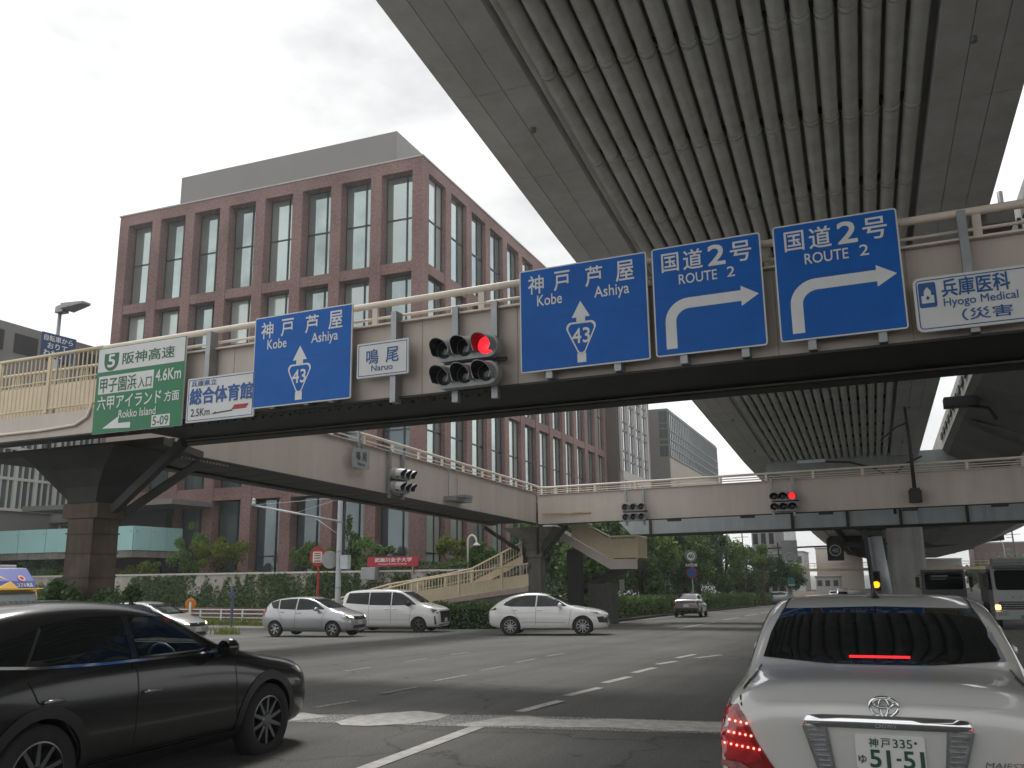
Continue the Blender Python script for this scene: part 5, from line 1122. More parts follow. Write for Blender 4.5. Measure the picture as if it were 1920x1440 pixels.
class Car:
    def __init__(s, name, label, cat, loc, rz, stations, paint_m, wheels, tyre, cut=None, group=None, pitch=0.):
        s.t = thing(name, label, cat, loc, rz, group); s.t.rotation_euler = (pitch, 0, rz); s.m = paint_m
        v, f = loft(stations)
        me = bpy.data.meshes.new('body'); me.from_pydata(v, [], f); bm = bmesh.new(); bm.from_mesh(me); bmesh.ops.remove_doubles(bm, verts=bm.verts, dist=1e-5); bmesh.ops.recalc_face_normals(bm, faces=bm.faces); bm.to_mesh(me); bm.free()
        me.materials.append(paint_m); me.materials.append(black)
        o = bpy.data.objects.new('body', me); COL.objects.link(o)
        md = o.modifiers.new('s', 'SUBSURF'); md.levels = 2; md.render_levels = 2
        def ev(ob): 
            bpy.context.view_layer.update(); return bpy.data.meshes.new_from_object(ob.evaluated_get(bpy.context.evaluated_depsgraph_get()))
        m0 = ev(o); s.bvh = BVHTree.FromPolygons([x.co for x in m0.vertices], [tuple(p.vertices) for p in m0.polygons])
        cutters = []
        for (y, w, r) in [(y, w, tyre+.045) for y, w in wheels]:
            mb = MB()
            for sg in (-1, 1): mb.cyl((sg*(w-.30), y, tyre), (sg*1.4, y, tyre), r, n=36); 
            c = mb.build('cut', black); cutters.append(c)
        for c in (cut or []): cutters.append(c)
        for c in cutters:
            c.data.materials.clear(); c.data.materials.append(black); c.data.polygons.foreach_set('material_index', [0]*len(c.data.polygons))
            b = o.modifiers.new('b', 'BOOLEAN'); b.operation = 'DIFFERENCE'; b.object = c; b.solver = 'EXACT'
            try: b.material_mode = 'TRANSFER'
            except Exception: pass
        m1 = ev(o)
        bpy.data.objects.remove(o)
        for c in cutters: bpy.data.objects.remove(c)
        m1.name = 'body'; m1.shade_smooth()
        try: m1.set_sharp_from_angle(angle=radians(38))
        except Exception: pass
        s.body = bpy.data.objects.new('body', m1); COL.objects.link(s.body); s.body.parent = s.t
    def ray(s, a, b, ax):
        o, d = {'R': ((5, a, b), (-1, 0, 0)), 'L': ((-5, a, b), (1, 0, 0)), 'F': ((a, 8, b), (0, -1, 0)), 'B': ((a, -8, b), (0, 1, 0)), 'T': ((a, b, 5), (0, 0, -1))}[ax]
        h = s.bvh.ray_cast(Vector(o), Vector(d)); return (h[0], h[1], Vector(d)) if h[0] is not None else (None, None, None)
    def patch(s, name, poly, ax, m, off=.004, parent=None, it=4, fine=.07):
        if ax in 'RLFB': poly = [(a, b+.015*min(1, max(0, (b-1.12)/.12))) for a, b in poly]
        bm = bmesh.new(); vs = [bm.verts.new((a, b, 0)) for a, b in poly]; bm.faces.new(vs); bmesh.ops.triangulate(bm, faces=bm.faces)
        for _ in range(it):
            E = [e for e in bm.edges if e.calc_length() > fine]
            if not E: break
            bmesh.ops.subdivide_edges(bm, edges=E, cuts=1); bmesh.ops.triangulate(bm, faces=[f for f in bm.faces if len(f.verts) > 3])
        dead = []
        for v in bm.verts:
            p, n, d = s.ray(v.co.x, v.co.y, ax)
            if p is None: dead.append(v)
            else:
                nn = n if n.dot(d) < 0 else -n; v.co = p+nn*off
        bmesh.ops.delete(bm, geom=dead, context='VERTS')
        me = bpy.data.meshes.new(name); bm.to_mesh(me); bm.free()
        if not me.polygons: bpy.data.meshes.remove(me); return None
        # outward faces
        cen = Vector((0, 0, .8)); bm = bmesh.new(); bm.from_mesh(me); bmesh.ops.recalc_face_normals(bm, faces=bm.faces)
        if sum(f.normal.dot(f.calc_center_median()-cen) for f in bm.faces) < 0: bmesh.ops.reverse_faces(bm, faces=bm.faces)
        bm.to_mesh(me); bm.free(); me.shade_smooth(); me.materials.append(m)
        o = bpy.data.objects.new(name, me); COL.objects.link(o); o.parent = parent or s.t; return o
    def both(s, name, poly, m, **k):
        return [s.patch(name, poly, ax, m, **k) for ax in 'RL']
    def line(s, name, pts, ax, w, m, off=.005, parent=None):
        P = [Vector((a, b, 0)) for a, b in pts]; Q = []
        for a, b in zip(P[:-1], P[1:]):
            n = max(1, int((b-a).length/.05)); Q += [a.lerp(b, i/n) for i in range(n)]
        Q.append(P[-1]); v, f, last = [], [], None
        for i, p in enumerate(Q):
            d = (Q[min(i+1, len(Q)-1)]-Q[max(i-1, 0)]).normalized(); sd_ = Vector((-d.y, d.x, 0))*w/2; row = []
            for q in (p-sd_, p+sd_):
                h, n, dr = s.ray(q.x, q.y, ax)
                if h is None: row = None; break
                nn = n if n.dot(dr) < 0 else -n; row.append(h+nn*off)
            if row is None: last = None; continue
            k = len(v); v += row
            if last is not None: f.append((last, last+1, k+1, k))
            last = k
        mb = MB(); mb.v = [tuple(x) for x in v]; mb.f = f
        return mb.build(name, m, parent or s.t, world=False) if f else None
    def pt(s, a, b, ax, off=0.):
        h, n, d = s.ray(a, b, ax); nn = n if n.dot(d) < 0 else -n; return h+nn*off, nn
    def wheels(s, ws, tyre, rim, width=.2, spokes=5, split=False, rm=None, style='spoke'):
        rm = rm or alloy
        for y, w in ws:
            for sg in (1, -1):
                c = Vector((sg*(w-width), y, tyre)); ax = Vector((sg, 0, 0)); mb = MB()
                mb.lathe([(rim*.98, 0.0), (tyre*.93, 0), (tyre, .03), (tyre, width-.03), (tyre*.95, width-.005), (rim*1.06, width+.005), (rim*.98, width-.01)], c, ax, n=40)
                wh = mb.build('wheel', rubber, s.t, smooth=True, world=False, sharp=50)
                mb = MB(); o_ = c+ax*(width-.02)
                mb.lathe([(rim, .008), (rim*.93, .012), (rim*.90, -.03), (rim*.9, -.1)], o_, ax, n=40)
                mb.lathe([(0, .012), (.055, .010), (.075, -.01), (.075, -.06)], o_, ax, n=16)
                n = spokes*2 if split else spokes
                for k in range(n):
                    t0 = 2*pi*k/n+.3; e = lambda t: Vector((0, cos(t), sin(t))); wd0, wd1 = (.05, .035) if n > 6 else (.045, .075)
                    a = t0; tn = Vector((0, -sin(a), cos(a)))
                    p0_, p1_ = o_+e(a)*.05, o_+e(a)*rim*.94
                    mb.hexa([p0_-tn*wd0*.5-ax*.05, p0_+tn*wd0*.5-ax*.05, p1_+tn*wd1*.5-ax*.04, p1_-tn*wd1*.5-ax*.04, p0_-tn*wd0*.4+ax*.0, p0_+tn*wd0*.4+ax*.0, p1_+tn*wd1*.4+ax*.004, p1_-tn*wd1*.4+ax*.004])
                mb.build('rim', rm, wh, smooth=True, world=False, sharp=35)
                mb = MB(); mb.lathe([(0, -.02), (rim*.92, -.02)], c+ax*(width-.11), ax, n=24); mb.build('brake_disc', seam_m, wh, world=False)
    def mirror(s, y, z, x, m, size=(.10, .07, .085)):
        for sg in (1, -1):
            mb = MB(); mb.sphere((sg*x, y, z), size, 14, 8); o = mb.build('wing_mirror', m, s.t, smooth=True, world=False)
            mb = MB(); mb.beam((sg*(x-.18), y+.02, z-.07), (sg*(x-.03), y, z-.04), .05, .04); mb.build('stalk', black, o, world=False)
            mb = MB(); mb.lathe([(0, 0), (size[2]*.8, 0)], (sg*x, y-size[1]*.96, z), (0, -1, 0), n=14); mb.build('mirror_glass', darkglass, o, world=False)
    def handle(s, y, z, m, L=.19):
        for sg, ax in ((1, 'R'), (-1, 'L')):
            p, n = s.pt(y, z, ax); mb = MB(); X = Vector((sg, 0, 0))
            mb.tube([p+Vector((sg*.004, -L/2, 0)), p+Vector((sg*.03, -L*.36, .004)), p+Vector((sg*.034, 0, .006)), p+Vector((sg*.03, L*.36, .004)), p+Vector((sg*.004, L/2, 0))], .014, 8); mb.build('door_handle', m, s.t, smooth=True, world=False)
    def plate(s, x, z, ax, lines, w=.33, h=.165, tilt=0, off=.012, y=None):
        sg = 1 if ax == 'F' else -1
        if y is None: y = s.pt(x, z, ax)[0].y
        y += sg*off; mb = MB(); mb.prism(round_rect(x-w/2, x+w/2, z-h/2, z+h/2, .012), lambda a, b: (a, y, b), (0, -sg*.012, 0)); o = mb.build('licence_plate', plate_w, s.t, world=False)
        if lines:
            mb = MB()
            for tx, a0, a1, b0, b1, bo in lines: put_text(mb, tx, lambda a, b: (x+(a-.5)*w*(-sg), y+sg*.002, z+(b-.5)*h), a0, a1, b0, b1, bo)
            mb.build('lettering', plate_ink, o, world=False)
        return o

def mirror_x(P): return [(-a, b) for a, b in P]
CX30 = [(2.195, 0.34, 0.45, 0.47, 0.55, 0.58, 0.56, 0.66, 0.5, 0.7, 0.35), (2.12, 0.24, 0.7, 0.45, 0.78, 0.64, 0.77, 0.75, 0.7, 0.8, 0.5), (1.9, 0.22, 0.8, 0.48, 0.86, 0.73, 0.84, 0.87, 0.76, 0.9, 0.55), (1.3, 0.21, 0.83, 0.5, 0.9, 0.8, 0.89, 0.955, 0.8, 0.985, 0.58),
        (0.95, 0.21, 0.83, 0.5, 0.895, 0.86, 0.885, 1.05, 0.8, 1.02, 0.6), (0.62, 0.21, 0.83, 0.5, 0.885, 0.87, 0.885, 1.07, 0.81, 1.16, 0.66), (0.05, 0.21, 0.83, 0.5, 0.88, 0.87, 0.885, 1.08, 0.82, 1.45, 0.6), (-0.45, 0.21, 0.83, 0.5, 0.88, 0.88, 0.89, 1.09, 0.82, 1.505, 0.585),
        (-1, 0.21, 0.83, 0.5, 0.885, 0.89, 0.9, 1.11, 0.82, 1.52, 0.58), (-1.55, 0.22, 0.82, 0.52, 0.895, 0.91, 0.9, 1.14, 0.81, 1.475, 0.57), (-1.84, 0.26, 0.8, 0.55, 0.88, 0.93, 0.88, 1.13, 0.79, 1.4, 0.56), (-2.06, 0.32, 0.76, 0.58, 0.83, 0.93, 0.83, 1.09, 0.74, 1.16, 0.54), (-2.15, 0.38, 0.68, 0.6, 0.76, 0.89, 0.76, 1.03, 0.66, 1.04, 0.5), (-2.195, 0.42, 0.58, 0.62, 0.66, 0.85, 0.66, 0.97, 0.56, 0.95, 0.4)]
def suv_cutters():
    A = MB(); A.prism([(-1.45, .62), (.78, .62), (.78, 1.105), (1.3, 1.125), (1.3, 1.385), (-1.3, 1.40)], lambda a, b: (-.56, a, b), (1.12, 0, 0))
    B = MB(); B.prism([(.70, 1.07), (.42, 1.21), (.02, 1.378), (-.40, 1.408), (-.40, 1.06), (.62, 1.055)], lambda a, b: (-1.2, a, b), (2.4, 0, 0))
    Cc = MB(); Cc.prism([(-.57, 1.103), (.57, 1.103), (.47, 1.383), (-.47, 1.383)], lambda a, b: (a, .053, b), (0, 1.6, 0))
    return [x.build('cut', black) for x in (A, B)]
W1 = [(1.30, .885), (-1.355, .885)]
cx = Car('sport_utility_car', 'glossy black sport utility car cut off by the lower left corner of the photo', 'car', (-6.58, 6.42, -.045), radians(0), CX30, blackp, W1, .345, suv_cutters())
tglass = glass_mat('tinted_glass', (.10, .115, .11), .04); cglass = glass_mat('clear_car_glass', (.88, .94, .89), -.01)
cx.both('front_window', [(.66, 1.075), (.40, 1.215), (.02, 1.375), (-.38, 1.405), (-.42, 1.075), (.55, 1.06)], cglass)
cx.both('rear_window', [(-.46, 1.405), (-.85, 1.40), (-1.26, 1.36), (-1.46, 1.10), (-1.0, 1.078), (-.50, 1.075)], darkglass)
cx.both('quarter_window', [(-1.32, 1.33), (-1.60, 1.27), (-1.88, 1.16), (-1.78, 1.13), (-1.52, 1.105)], darkglass)
cx.patch('windscreen', [(-.62, 1.08), (.62, 1.08), (.52, 1.41), (-.52, 1.41)], 'F', cglass)
cx.patch('tailgate_window', [(-.55, 1.12), (.55, 1.12), (.48, 1.36), (-.48, 1.36)], 'B', darkglass)
for ax in 'RL':
    cx.line('window_trim', [(.70, 1.055), (0, 1.05), (-.8, 1.058), (-1.4, 1.08), (-1.8, 1.115), (-1.92, 1.16)], ax, .02, chrome, .007)
    cx.line('pillar_trim', [(-1.29, 1.35), (-1.50, 1.09)], ax, .022, black, .007); cx.line('pillar_trim', [(-.44, 1.42), (-.46, 1.0)], ax, .07, blackp, .006)
    cx.line('door_seam', [(-.45, 1.05), (-.44, .45), (-.42, .36)], ax, .007, seam_m); cx.line('door_seam', [(-1.49, 1.0), (-1.42, .85), (-1.18, .70), (-1.02, .50), (-1.0, .36)], ax, .007, seam_m)
    cx.line('door_seam', [(.78, .96), (.80, .6), (.84, .40), (.80, .34), (-1.0, .34)], ax, .007, seam_m)
    cx.patch('sill_cladding', [(.92, .22), (.94, .33), (0, .325), (-.98, .33), (-.96, .22)], ax, black, .012)
    for yw in (1.30, -1.355):
        cx.patch('arch_cladding', [(yw+r*cos(radians(a)), .345+r*sin(radians(a))) for r, rng in ((.47, range(-18, 199, 9)), (.385, range(198, -19, -9))) for a in rng], ax, black, .008)
cx.handle(-.30, .80, mat('handle_satin', (.25, .25, .25), .15, metal=.8, var=0)); cx.handle(-1.28, .84, MATS['handle_satin'])
cx.mirror(.52, 1.09, .98, blackp, (.11, .075, .085))
cx.wheels(W1, .345, .235, .20, spokes=5, split=True, rm=mat('alloy_dark', (.16, .165, .17), .3, metal=.9, var=0))
cx.patch('headlight', [(.40, .72), (.68, .74), (.80, .80), (.66, .80), (.42, .77)], 'F', lampclear); cx.patch('headlight', [(-.40, .72), (-.68, .74), (-.80, .80), (-.66, .80), (-.42, .77)], 'F', lampclear)
for ax in 'RL': cx.patch('headlight_side', [(2.1, .70), (1.86, .74), (1.72, .80), (1.86, .81), (2.05, .775)], ax, lampclear)
cx.patch('grille', [(-.45, .45), (.45, .45), (.5, .68), (-.5, .68)], 'F', black)
for ax in 'RL': cx.patch('tail_lamp', [(-1.86, .93), (-2.08, .90), (-2.12, .97), (-1.9, .985)], ax, tail_dk)
MB().tube([(.40, .42, 1.00), ]+[(.38+.18*cos(radians(a)), .36-.05*sin(radians(a)), .95+.18*sin(radians(a))) for a in range(0, 361, 24)], .015, 6).build('steering_wheel', mat('trim_grey', (.10, .10, .10), .5, var=0), cx.t, smooth=True, world=False)
MB().box(-.66, .66, .45, .8, .80, .95).build('dashboard', black, cx.t, world=False)
for sx in (-.36, .36):
    mb = MB(); mb.hexa([(sx-.22, -.45, .62), (sx+.22, -.45, .62), (sx+.22, -.30, .62), (sx-.22, -.30, .62), (sx-.17, -.72, 1.18), (sx+.17, -.72, 1.18), (sx+.17, -.58, 1.2), (sx-.17, -.58, 1.2)]); mb.box(sx-.12, sx+.12, -.78, -.66, 1.205, 1.36)
    bevel(mb.build('seat', black, cx.t, world=False), .03)

# white saloon straight ahead
CROWN = [(2.475, .36, .5, .48, .60, .58, .62, .66, .55, .70, .40), (2.40, .25, .72, .46, .80, .66, .80, .75, .72, .79, .50), (2.1, .22, .80, .48, .88, .74, .87, .84, .78, .88, .55), (1.5, .21, .83, .5, .90, .80, .89, .94, .81, .98, .60),
         (1.2, .21, .83, .5, .895, .83, .885, .97, .81, 1.06, .66), (.55, .21, .83, .5, .89, .84, .885, .99, .82, 1.38, .69), (.1, .21, .83, .5, .89, .84, .885, .99, .84, 1.45, .72), (-.5, .21, .83, .5, .89, .85, .885, 1.0, .84, 1.445, .73),
         (-1.0, .21, .83, .5, .89, .86, .885, 1.01, .84, 1.39, .72), (-1.42, .22, .83, .5, .89, .87, .885, 1.01, .83, 1.20, .75), (-1.64, .22, .83, .5, .89, .88, .885, 1.0, .82, 1.075, .75), (-1.9, .23, .83, .5, .89, .90, .885, 1.0, .82, 1.055, .68), (-2.25, .25, .82, .5, .88, .88, .87, .99, .81, 1.045, .63),
         (-2.40, .27, .80, .5, .88, .82, .87, .96, .80, 1.03, .63), (-2.46, .32, .78, .52, .86, .76, .86, .90, .80, .965, .63), (-2.475, .40, .72, .55, .80, .70, .80, .81, .76, .86, .60)]
W2 = [(1.48, .895), (-1.37, .895)]
mj = Car('saloon_car', 'pearl white saloon with lit red brake lights stopped directly ahead', 'car', (-.045, 7.79, 0), radians(0.2), CROWN, pearlp, W2, .335)
mj.wheels(W2, .335, .22, .2, 8)
RG = [(-.70, 1.12), (-.3, 1.10), (.3, 1.10), (.70, 1.12), (.67, 1.24), (.61, 1.385), (0, 1.40), (-.61, 1.385), (-.67, 1.24)]
rg = mj.patch('rear_window', RG, 'B', darkglass)
mj.patch('windscreen', [(-.64, 1.05), (.64, 1.05), (.54, 1.37), (-.54, 1.37)], 'F', darkglass)
mj.both('side_window', [(1.02, 1.02), (.60, 1.29), (.2, 1.375), (-.35, 1.38), (-.36, 1.02)], darkglass); mj.both('side_window', [(-.42, 1.02), (-.41, 1.38), (-.75, 1.36), (-1.0, 1.29), (-1.02, 1.04)], darkglass)
mj.both('quarter_window', [(-1.06, 1.285), (-1.06, 1.045), (-1.42, 1.07), (-1.32, 1.16)], darkglass)
for ax in 'RL':
    mj.line('window_trim', [(1.05, 1.0), (-.4, 1.0), (-1.1, 1.02), (-1.48, 1.06)], ax, .016, chrome, .006); mj.line('door_seam', [(-.38, 1.0), (-.36, .35)], ax, .007, seam_m)
for sg in (1, -1):   # boot shut lines and lamps
    f_ = (lambda P: P) if sg == 1 else mirror_x
    mj.line('boot_seam', f_([(.70, 1.055), (.735, 1.01), (.745, .97), (.735, .93)]), 'B', .009, seam_m)
    mj.line('boot_seam', f_([(.70, -1.68), (.73, -2.0), (.74, -2.3)]), 'T', .009, seam_m)
    lamp = f_([(.885, .88), (.86, .94), (.81, .955), (.755, .935), (.72, .88), (.665, .755), (.60, .65), (.555, .59), (.62, .575), (.78, .585), (.87, .62), (.89, .72)])
    tl = mj.patch('tail_lamp', lamp, 'B', tail, .006)
    ins = f_([(.845, .86), (.82, .91), (.785, .915), (.75, .88), (.695, .755), (.635, .665), (.72, .635), (.84, .66), (.855, .76)])
    mj.patch('lamp_insert', ins, 'B', mat('tail_insert', (.34, .015, .02), .1, var=.3, scale=18, coat=1), .011, parent=tl)
    mj.patch('reversing_lens', f_([(.855, .645), (.76, .64), (.70, .605), (.80, .60), (.86, .615)]), 'B', mat('reversing_lens_mat', (.30, .13, .12), .15, var=.4, scale=30), .012, parent=tl)
    mj.patch('lamp_side', [(-2.30, .90), (-2.20, .80), (-2.28, .64), (-2.42, .62), (-2.42, .86)], 'R' if sg == 1 else 'L', tail, .006)
    mb = MB()
    for z, n, x0 in ((.855, 4, .80), (.795, 5, .81), (.735, 7, .83)):
        for k in range(n):
            p, nn = mj.pt(sg*(x0-.030*k), z-.004*k, 'B', .016); mb.sphere(p, .0062, 8, 6)
    o = mb.build('led_row', led, tl, world=False)
    mj.line('bumper_seam', f_([(.87, .60), (.5, .57), (.0, .565)]), 'B', .008, seam_m)
mj.line('boot_crease', [(-.60, .965), (-.3, .975), (.3, .975), (.60, .965)], 'B', .006, pearlp, .004)
# number plate recess, chrome bar, clear lamps beside the plate
yb = -2.485
rec = MB(); rec.prism([(-.325, .85), (.325, .85), (.27, .52), (-.27, .52)], lambda a, b: (a, -2.488, b), (0, .02, 0)); rec.build('plate_recess', pearlp, mj.t, world=False)
mb = MB(); S = []
for x, z0, z1, o in ((-.415, .845, .885, .0), (-.39, .852, .902, .02), (-.32, .848, .908, .032), (-.13, .848, .912, .036), (.13, .848, .912, .036), (.32, .848, .908, .032), (.39, .852, .902, .02), (.415, .845, .885, .0)):
    yy = -2.47; S.append([(x, yy-o, z0), (x, yy-o-.012, (z0+z1)/2), (x, yy-o+.004, z1), (x, yy+.03, z1), (x, yy+.03, z0)])
mb.add([p for r_ in S for p in r_], [(5*i+k, 5*i+(k+1) % 5, 5*i+5+(k+1) % 5, 5*i+5+k) for i in range(7) for k in range(5)]+[(0, 1, 2, 3, 4), (35, 36, 37, 38, 39)])
gar = mb.build('chrome_garnish', chrome, mj.t, smooth=True, world=False, sharp=60)
mb = MB(); put_text(mb, 'CROWN', lambda a, b: (a, -2.5205, b), -.05, .05, .856, .875, .01); mb.build('lettering', steelgrey, gar, world=False)
for sg in (1, -1):
    mb = MB(); mb.prism([(sg*.405, .845), (sg*.30, .845), (sg*.255, .52), (sg*.305, .52)], lambda a, b: (a, -2.478, b), (0, -.022, 0)); o = mb.build('clear_lamp', lampclear, mj.t, world=False)
    mb = MB()
    for P in (((.412, .85), (.31, .51)), ((.295, .85), (.25, .51))): mb.beam((sg*P[0][0], -2.497, P[0][1]), (sg*P[1][0], -2.497, P[1][1]), .012, .012)
    mb.build('bezel', chrome, o, world=False)
    mb = MB()
    for k in range(12):
        z = .825-.025*k; q = (.845-z)/.325; x0 = .30-.045*q+.012; x1 = .405-.10*q-.012; mb.box(min(sg*x0, sg*x1), max(sg*x0, sg*x1), -2.504, -2.501, z-.006, z+.004)
    mb.build('prisms', chrome, o, world=False)
mj.plate(0.012, .735, 'B', [('神', .20, .335, .63, .90, .012), ('戸', .375, .51, .63, .90, .012), ('335', .545, .82, .64, .89, .012), ('・', .85, .89, .76, .84, .02), ('ゆ', .03, .145, .15, .40, .012), ('5', .20, .355, .06, .55, .03), ('1', .44, .495, .06, .55, .03), ('-', .58, .645, .27, .34, .03), ('5', .68, .835, .06, .55, .03), ('1', .92, .975, .06, .55, .03)], w=.335, h=.17, y=-2.488)
# maker's oval emblem: outer ring, two inner ovals
mb = MB(); p, n = mj.pt(0, .955, 'B')
def oval(cx_, cz_, a, b, r): mb.tube([(cx_+a*cos(2*pi*i/28), p.y-.012, cz_+b*sin(2*pi*i/28)) for i in range(29)], r, 6)
oval(0, .955, .070, .048, .0085); oval(0, .955, .022, .045, .0075); oval(0, .973, .050, .022, .0075); mb.build('emblem', chrome, mj.t, smooth=True, world=False)
v_, f_ = text_faces('MAJESTA', .005); mb = MB()
mb.add([(.445+.215*a+.012*b, mj.pt(.445+.215*a, .672+.038*b, 'B', .008)[0].y, .672+.038*b) for a, b in v_], f_); mb.build('lettering', chrome, mj.t, world=False)
b_ = MB(); b_.hexa([(-.165, -1.60, 1.093), (.165, -1.60, 1.093), (.165, -1.56, 1.093), (-.165, -1.56, 1.093), (-.165, -1.63, 1.112), (.165, -1.63, 1.112), (.165, -1.59, 1.112), (-.165, -1.59, 1.112)])
mj.line('high_brake_light', [(-.175, 1.130), (.175, 1.130)], 'B', .012, tail_lit, .008)
mb = MB(); mb.lathe([(.048, 0), (.03, .02), (.016, .05), (.009, .085), (.007, .10), (.006, .30)], (0, -.62, 1.462), (0, -.1, 1), n=12); mb.build('aerial', black, mj.t, smooth=True, world=False)
for sg in (1, -1): mj.line('roof_seam', [(sg*.60, -.95), (sg*.615, .4)], 'T', .012, seam_m, .003)
mj.mirror(.85, 1.0, .97, pearlp, (.09, .06, .065))

# silver small hatchback
NOTE = [(2.05, .36, .45, .48, .56, .58, .58, .66, .5, .72, .36), (1.96, .25, .66, .45, .74, .66, .74, .78, .66, .83, .46), (1.70, .22, .74, .48, .82, .76, .81, .90, .72, .94, .52), (1.3, .21, .77, .5, .845, .82, .835, .98, .74, 1.02, .56), (.95, .21, .77, .5, .845, .85, .83, 1.01, .74, 1.14, .62),
        (.35, .21, .77, .5, .84, .86, .83, 1.02, .76, 1.42, .60), (-.1, .21, .77, .5, .84, .87, .83, 1.03, .76, 1.505, .59), (-.7, .21, .77, .5, .84, .89, .835, 1.05, .76, 1.50, .58), (-1.25, .22, .77, .52, .845, .92, .84, 1.09, .76, 1.45, .57), (-1.65, .24, .76, .55, .84, .94, .83, 1.10, .74, 1.38, .55), (-1.85, .28, .72, .58, .80, .94, .79, 1.08, .69, 1.22, .55), (-1.98, .34, .66, .6, .74, .88, .73, .96, .64, 1.02, .50), (-2.05, .42, .56, .62, .64, .80, .63, .86, .54, .9, .40)]
W3 = [(1.29, .83), (-1.31, .83)]
def hatch(label, loc, rz, full=True):
    c = Car('hatchback_car', label, 'car', loc, rz, NOTE, silverp, W3, .305)
    c.both('front_window', [(.88, 1.06), (.42, 1.32), (.05, 1.43), (-.36, 1.45), (-.36, 1.04)], darkglass); c.both('rear_window', [(-.42, 1.45), (-.42, 1.05), (-1.15, 1.075), (-1.22, 1.40), (-.8, 1.44)], darkglass); c.both('quarter_window', [(-1.27, 1.40), (-1.21, 1.08), (-1.45, 1.10), (-1.68, 1.31)], darkglass)
    c.patch('windscreen', [(-.62, 1.10), (.62, 1.10), (.54, 1.44), (-.54, 1.44)], 'F', darkglass); c.patch('tailgate_window', [(-.55, 1.08), (.55, 1.08), (.48, 1.38), (-.48, 1.38)], 'B', darkglass)
    for ax in 'RL':
        c.line('door_seam', [(-.39, 1.04), (-.39, .36)], ax, .012, seam_m); c.line('door_seam', [(.95, 1.03), (.85, .75), (.80, .36), (-.9, .33)], ax, .01, seam_m); c.line('door_seam', [(-1.2, 1.06), (-1.05, .75), (-.92, .5)], ax, .01, seam_m)
        c.patch('tail_lamp', [(-1.80, 1.12), (-1.74, .98), (-1.86, .80), (-1.99, .86), (-1.95, 1.02), (-1.88, 1.14)], ax, tail); c.patch('headlight', [(1.93, .75), (1.72, .78), (1.40, .95), (1.55, .95), (1.82, .87)], ax, lampclear)
    for f_ in (lambda P: P, mirror_x): c.patch('headlight_front', f_([(.40, .72), (.62, .75), (.68, .85), (.5, .80)]), 'F', lampwhite)
    c.patch('grille', [(-.42, .66), (.42, .66), (.46, .79), (-.46, .79)], 'F', black); c.patch('lower_grille', [(-.5, .34), (.5, .34), (.44, .46), (-.44, .46)], 'F', black)
    c.handle(-.25, .93, silverp); c.handle(-1.0, .97, silverp); c.mirror(.62, 1.07, .93, silverp, (.1, .08, .08)); c.plate(0, .56, 'F', None); c.wheels(W3, .305, .2, .18, 6)
    return c
hatch('silver compact hatchback crossing left of the white minivan', (-21.05, 31.25, g(-21, 31)), radians(2-90))
# minivan
VAN = [(2.35, .36, .55, .5, .64, .70, .66, .82, .60, .90, .42), (2.28, .24, .76, .5, .82, .78, .81, .94, .74, 1.0, .50), (2.0, .22, .82, .5, .86, .86, .86, 1.04, .78, 1.10, .55), (1.55, .21, .83, .5, .868, .92, .865, 1.10, .80, 1.17, .60), (1.25, .21, .83, .5, .868, .94, .865, 1.12, .81, 1.32, .66),
       (.65, .21, .83, .5, .868, .95, .865, 1.14, .82, 1.70, .68), (.25, .21, .83, .5, .868, .95, .865, 1.14, .82, 1.80, .69), (-.6, .21, .83, .5, .868, .96, .865, 1.16, .82, 1.825, .69), (-1.5, .21, .83, .5, .868, .98, .865, 1.19, .82, 1.80, .68), (-2.1, .24, .82, .55, .86, 1.0, .86, 1.20, .80, 1.75, .66), (-2.28, .30, .79, .6, .83, 1.0, .83, 1.18, .77, 1.60, .62), (-2.35, .40, .74, .62, .78, .95, .78, 1.10, .72, 1.40, .58)]
W4 = [(1.38, .862), (-1.47, .862)]
vn = Car('minivan', 'white minivan with dark windows behind the silver compact hatchback', 'car', (-20.15, 36.3, g(-20, 36)), radians(6-90), VAN, whitep, W4, .325)
vn.both('side_window', [(1.25, 1.17), (.85, 1.46), (.55, 1.64), (.2, 1.70), (.12, 1.70), (.10, 1.15)], darkglass); vn.both('side_window', [(.06, 1.15), (.06, 1.70), (-.95, 1.70), (-.97, 1.17)], darkglass); vn.both('side_window', [(-1.0, 1.18), (-1.0, 1.70), (-2.0, 1.67), (-2.12, 1.24)], darkglass)
vn.patch('windscreen', [(-.68, 1.24), (.68, 1.24), (.60, 1.70), (-.60, 1.70)], 'F', darkglass); vn.patch('tailgate_window', [(-.62, 1.2), (.62, 1.2), (.56, 1.66), (-.56, 1.66)], 'B', darkglass)
for ax in 'RL':
    vn.line('door_seam', [(.08, 1.12), (.08, .36)], ax, .012, seam_m); vn.line('door_seam', [(-.98, 1.15), (-.98, .36)], ax, .01, seam_m); vn.line('door_seam', [(1.22, 1.1), (1.0, .9), (.96, .4)], ax, .01, seam_m); vn.line('sill_line', [(.95, .55), (-1.0, .55)], ax, .02, mat('shade_line', (.42, .42, .42), .4, var=0))
    vn.patch('headlight', [(2.28, .80), (2.05, .84), (1.78, 1.02), (1.95, 1.01), (2.25, .94)], ax, lampclear); vn.patch('bumper_vent', [(2.2, .35), (2.12, .35), (2.1, .70), (2.16, .70)], ax, black)
vn.patch('grille', [(-.56, .42), (.56, .42), (.66, .90), (-.66, .90)], 'F', black)
for z in (.60, .74, .86): vn.line('grille_bar', [(-.55, z), (.55, z)], 'F', .02, chrome, .008)
vn.patch('lower_trim', [(-.7, .30), (.7, .30), (.7, .37), (-.7, .37)], 'F', lampclear, .008); vn.plate(0, .52, 'F', None)
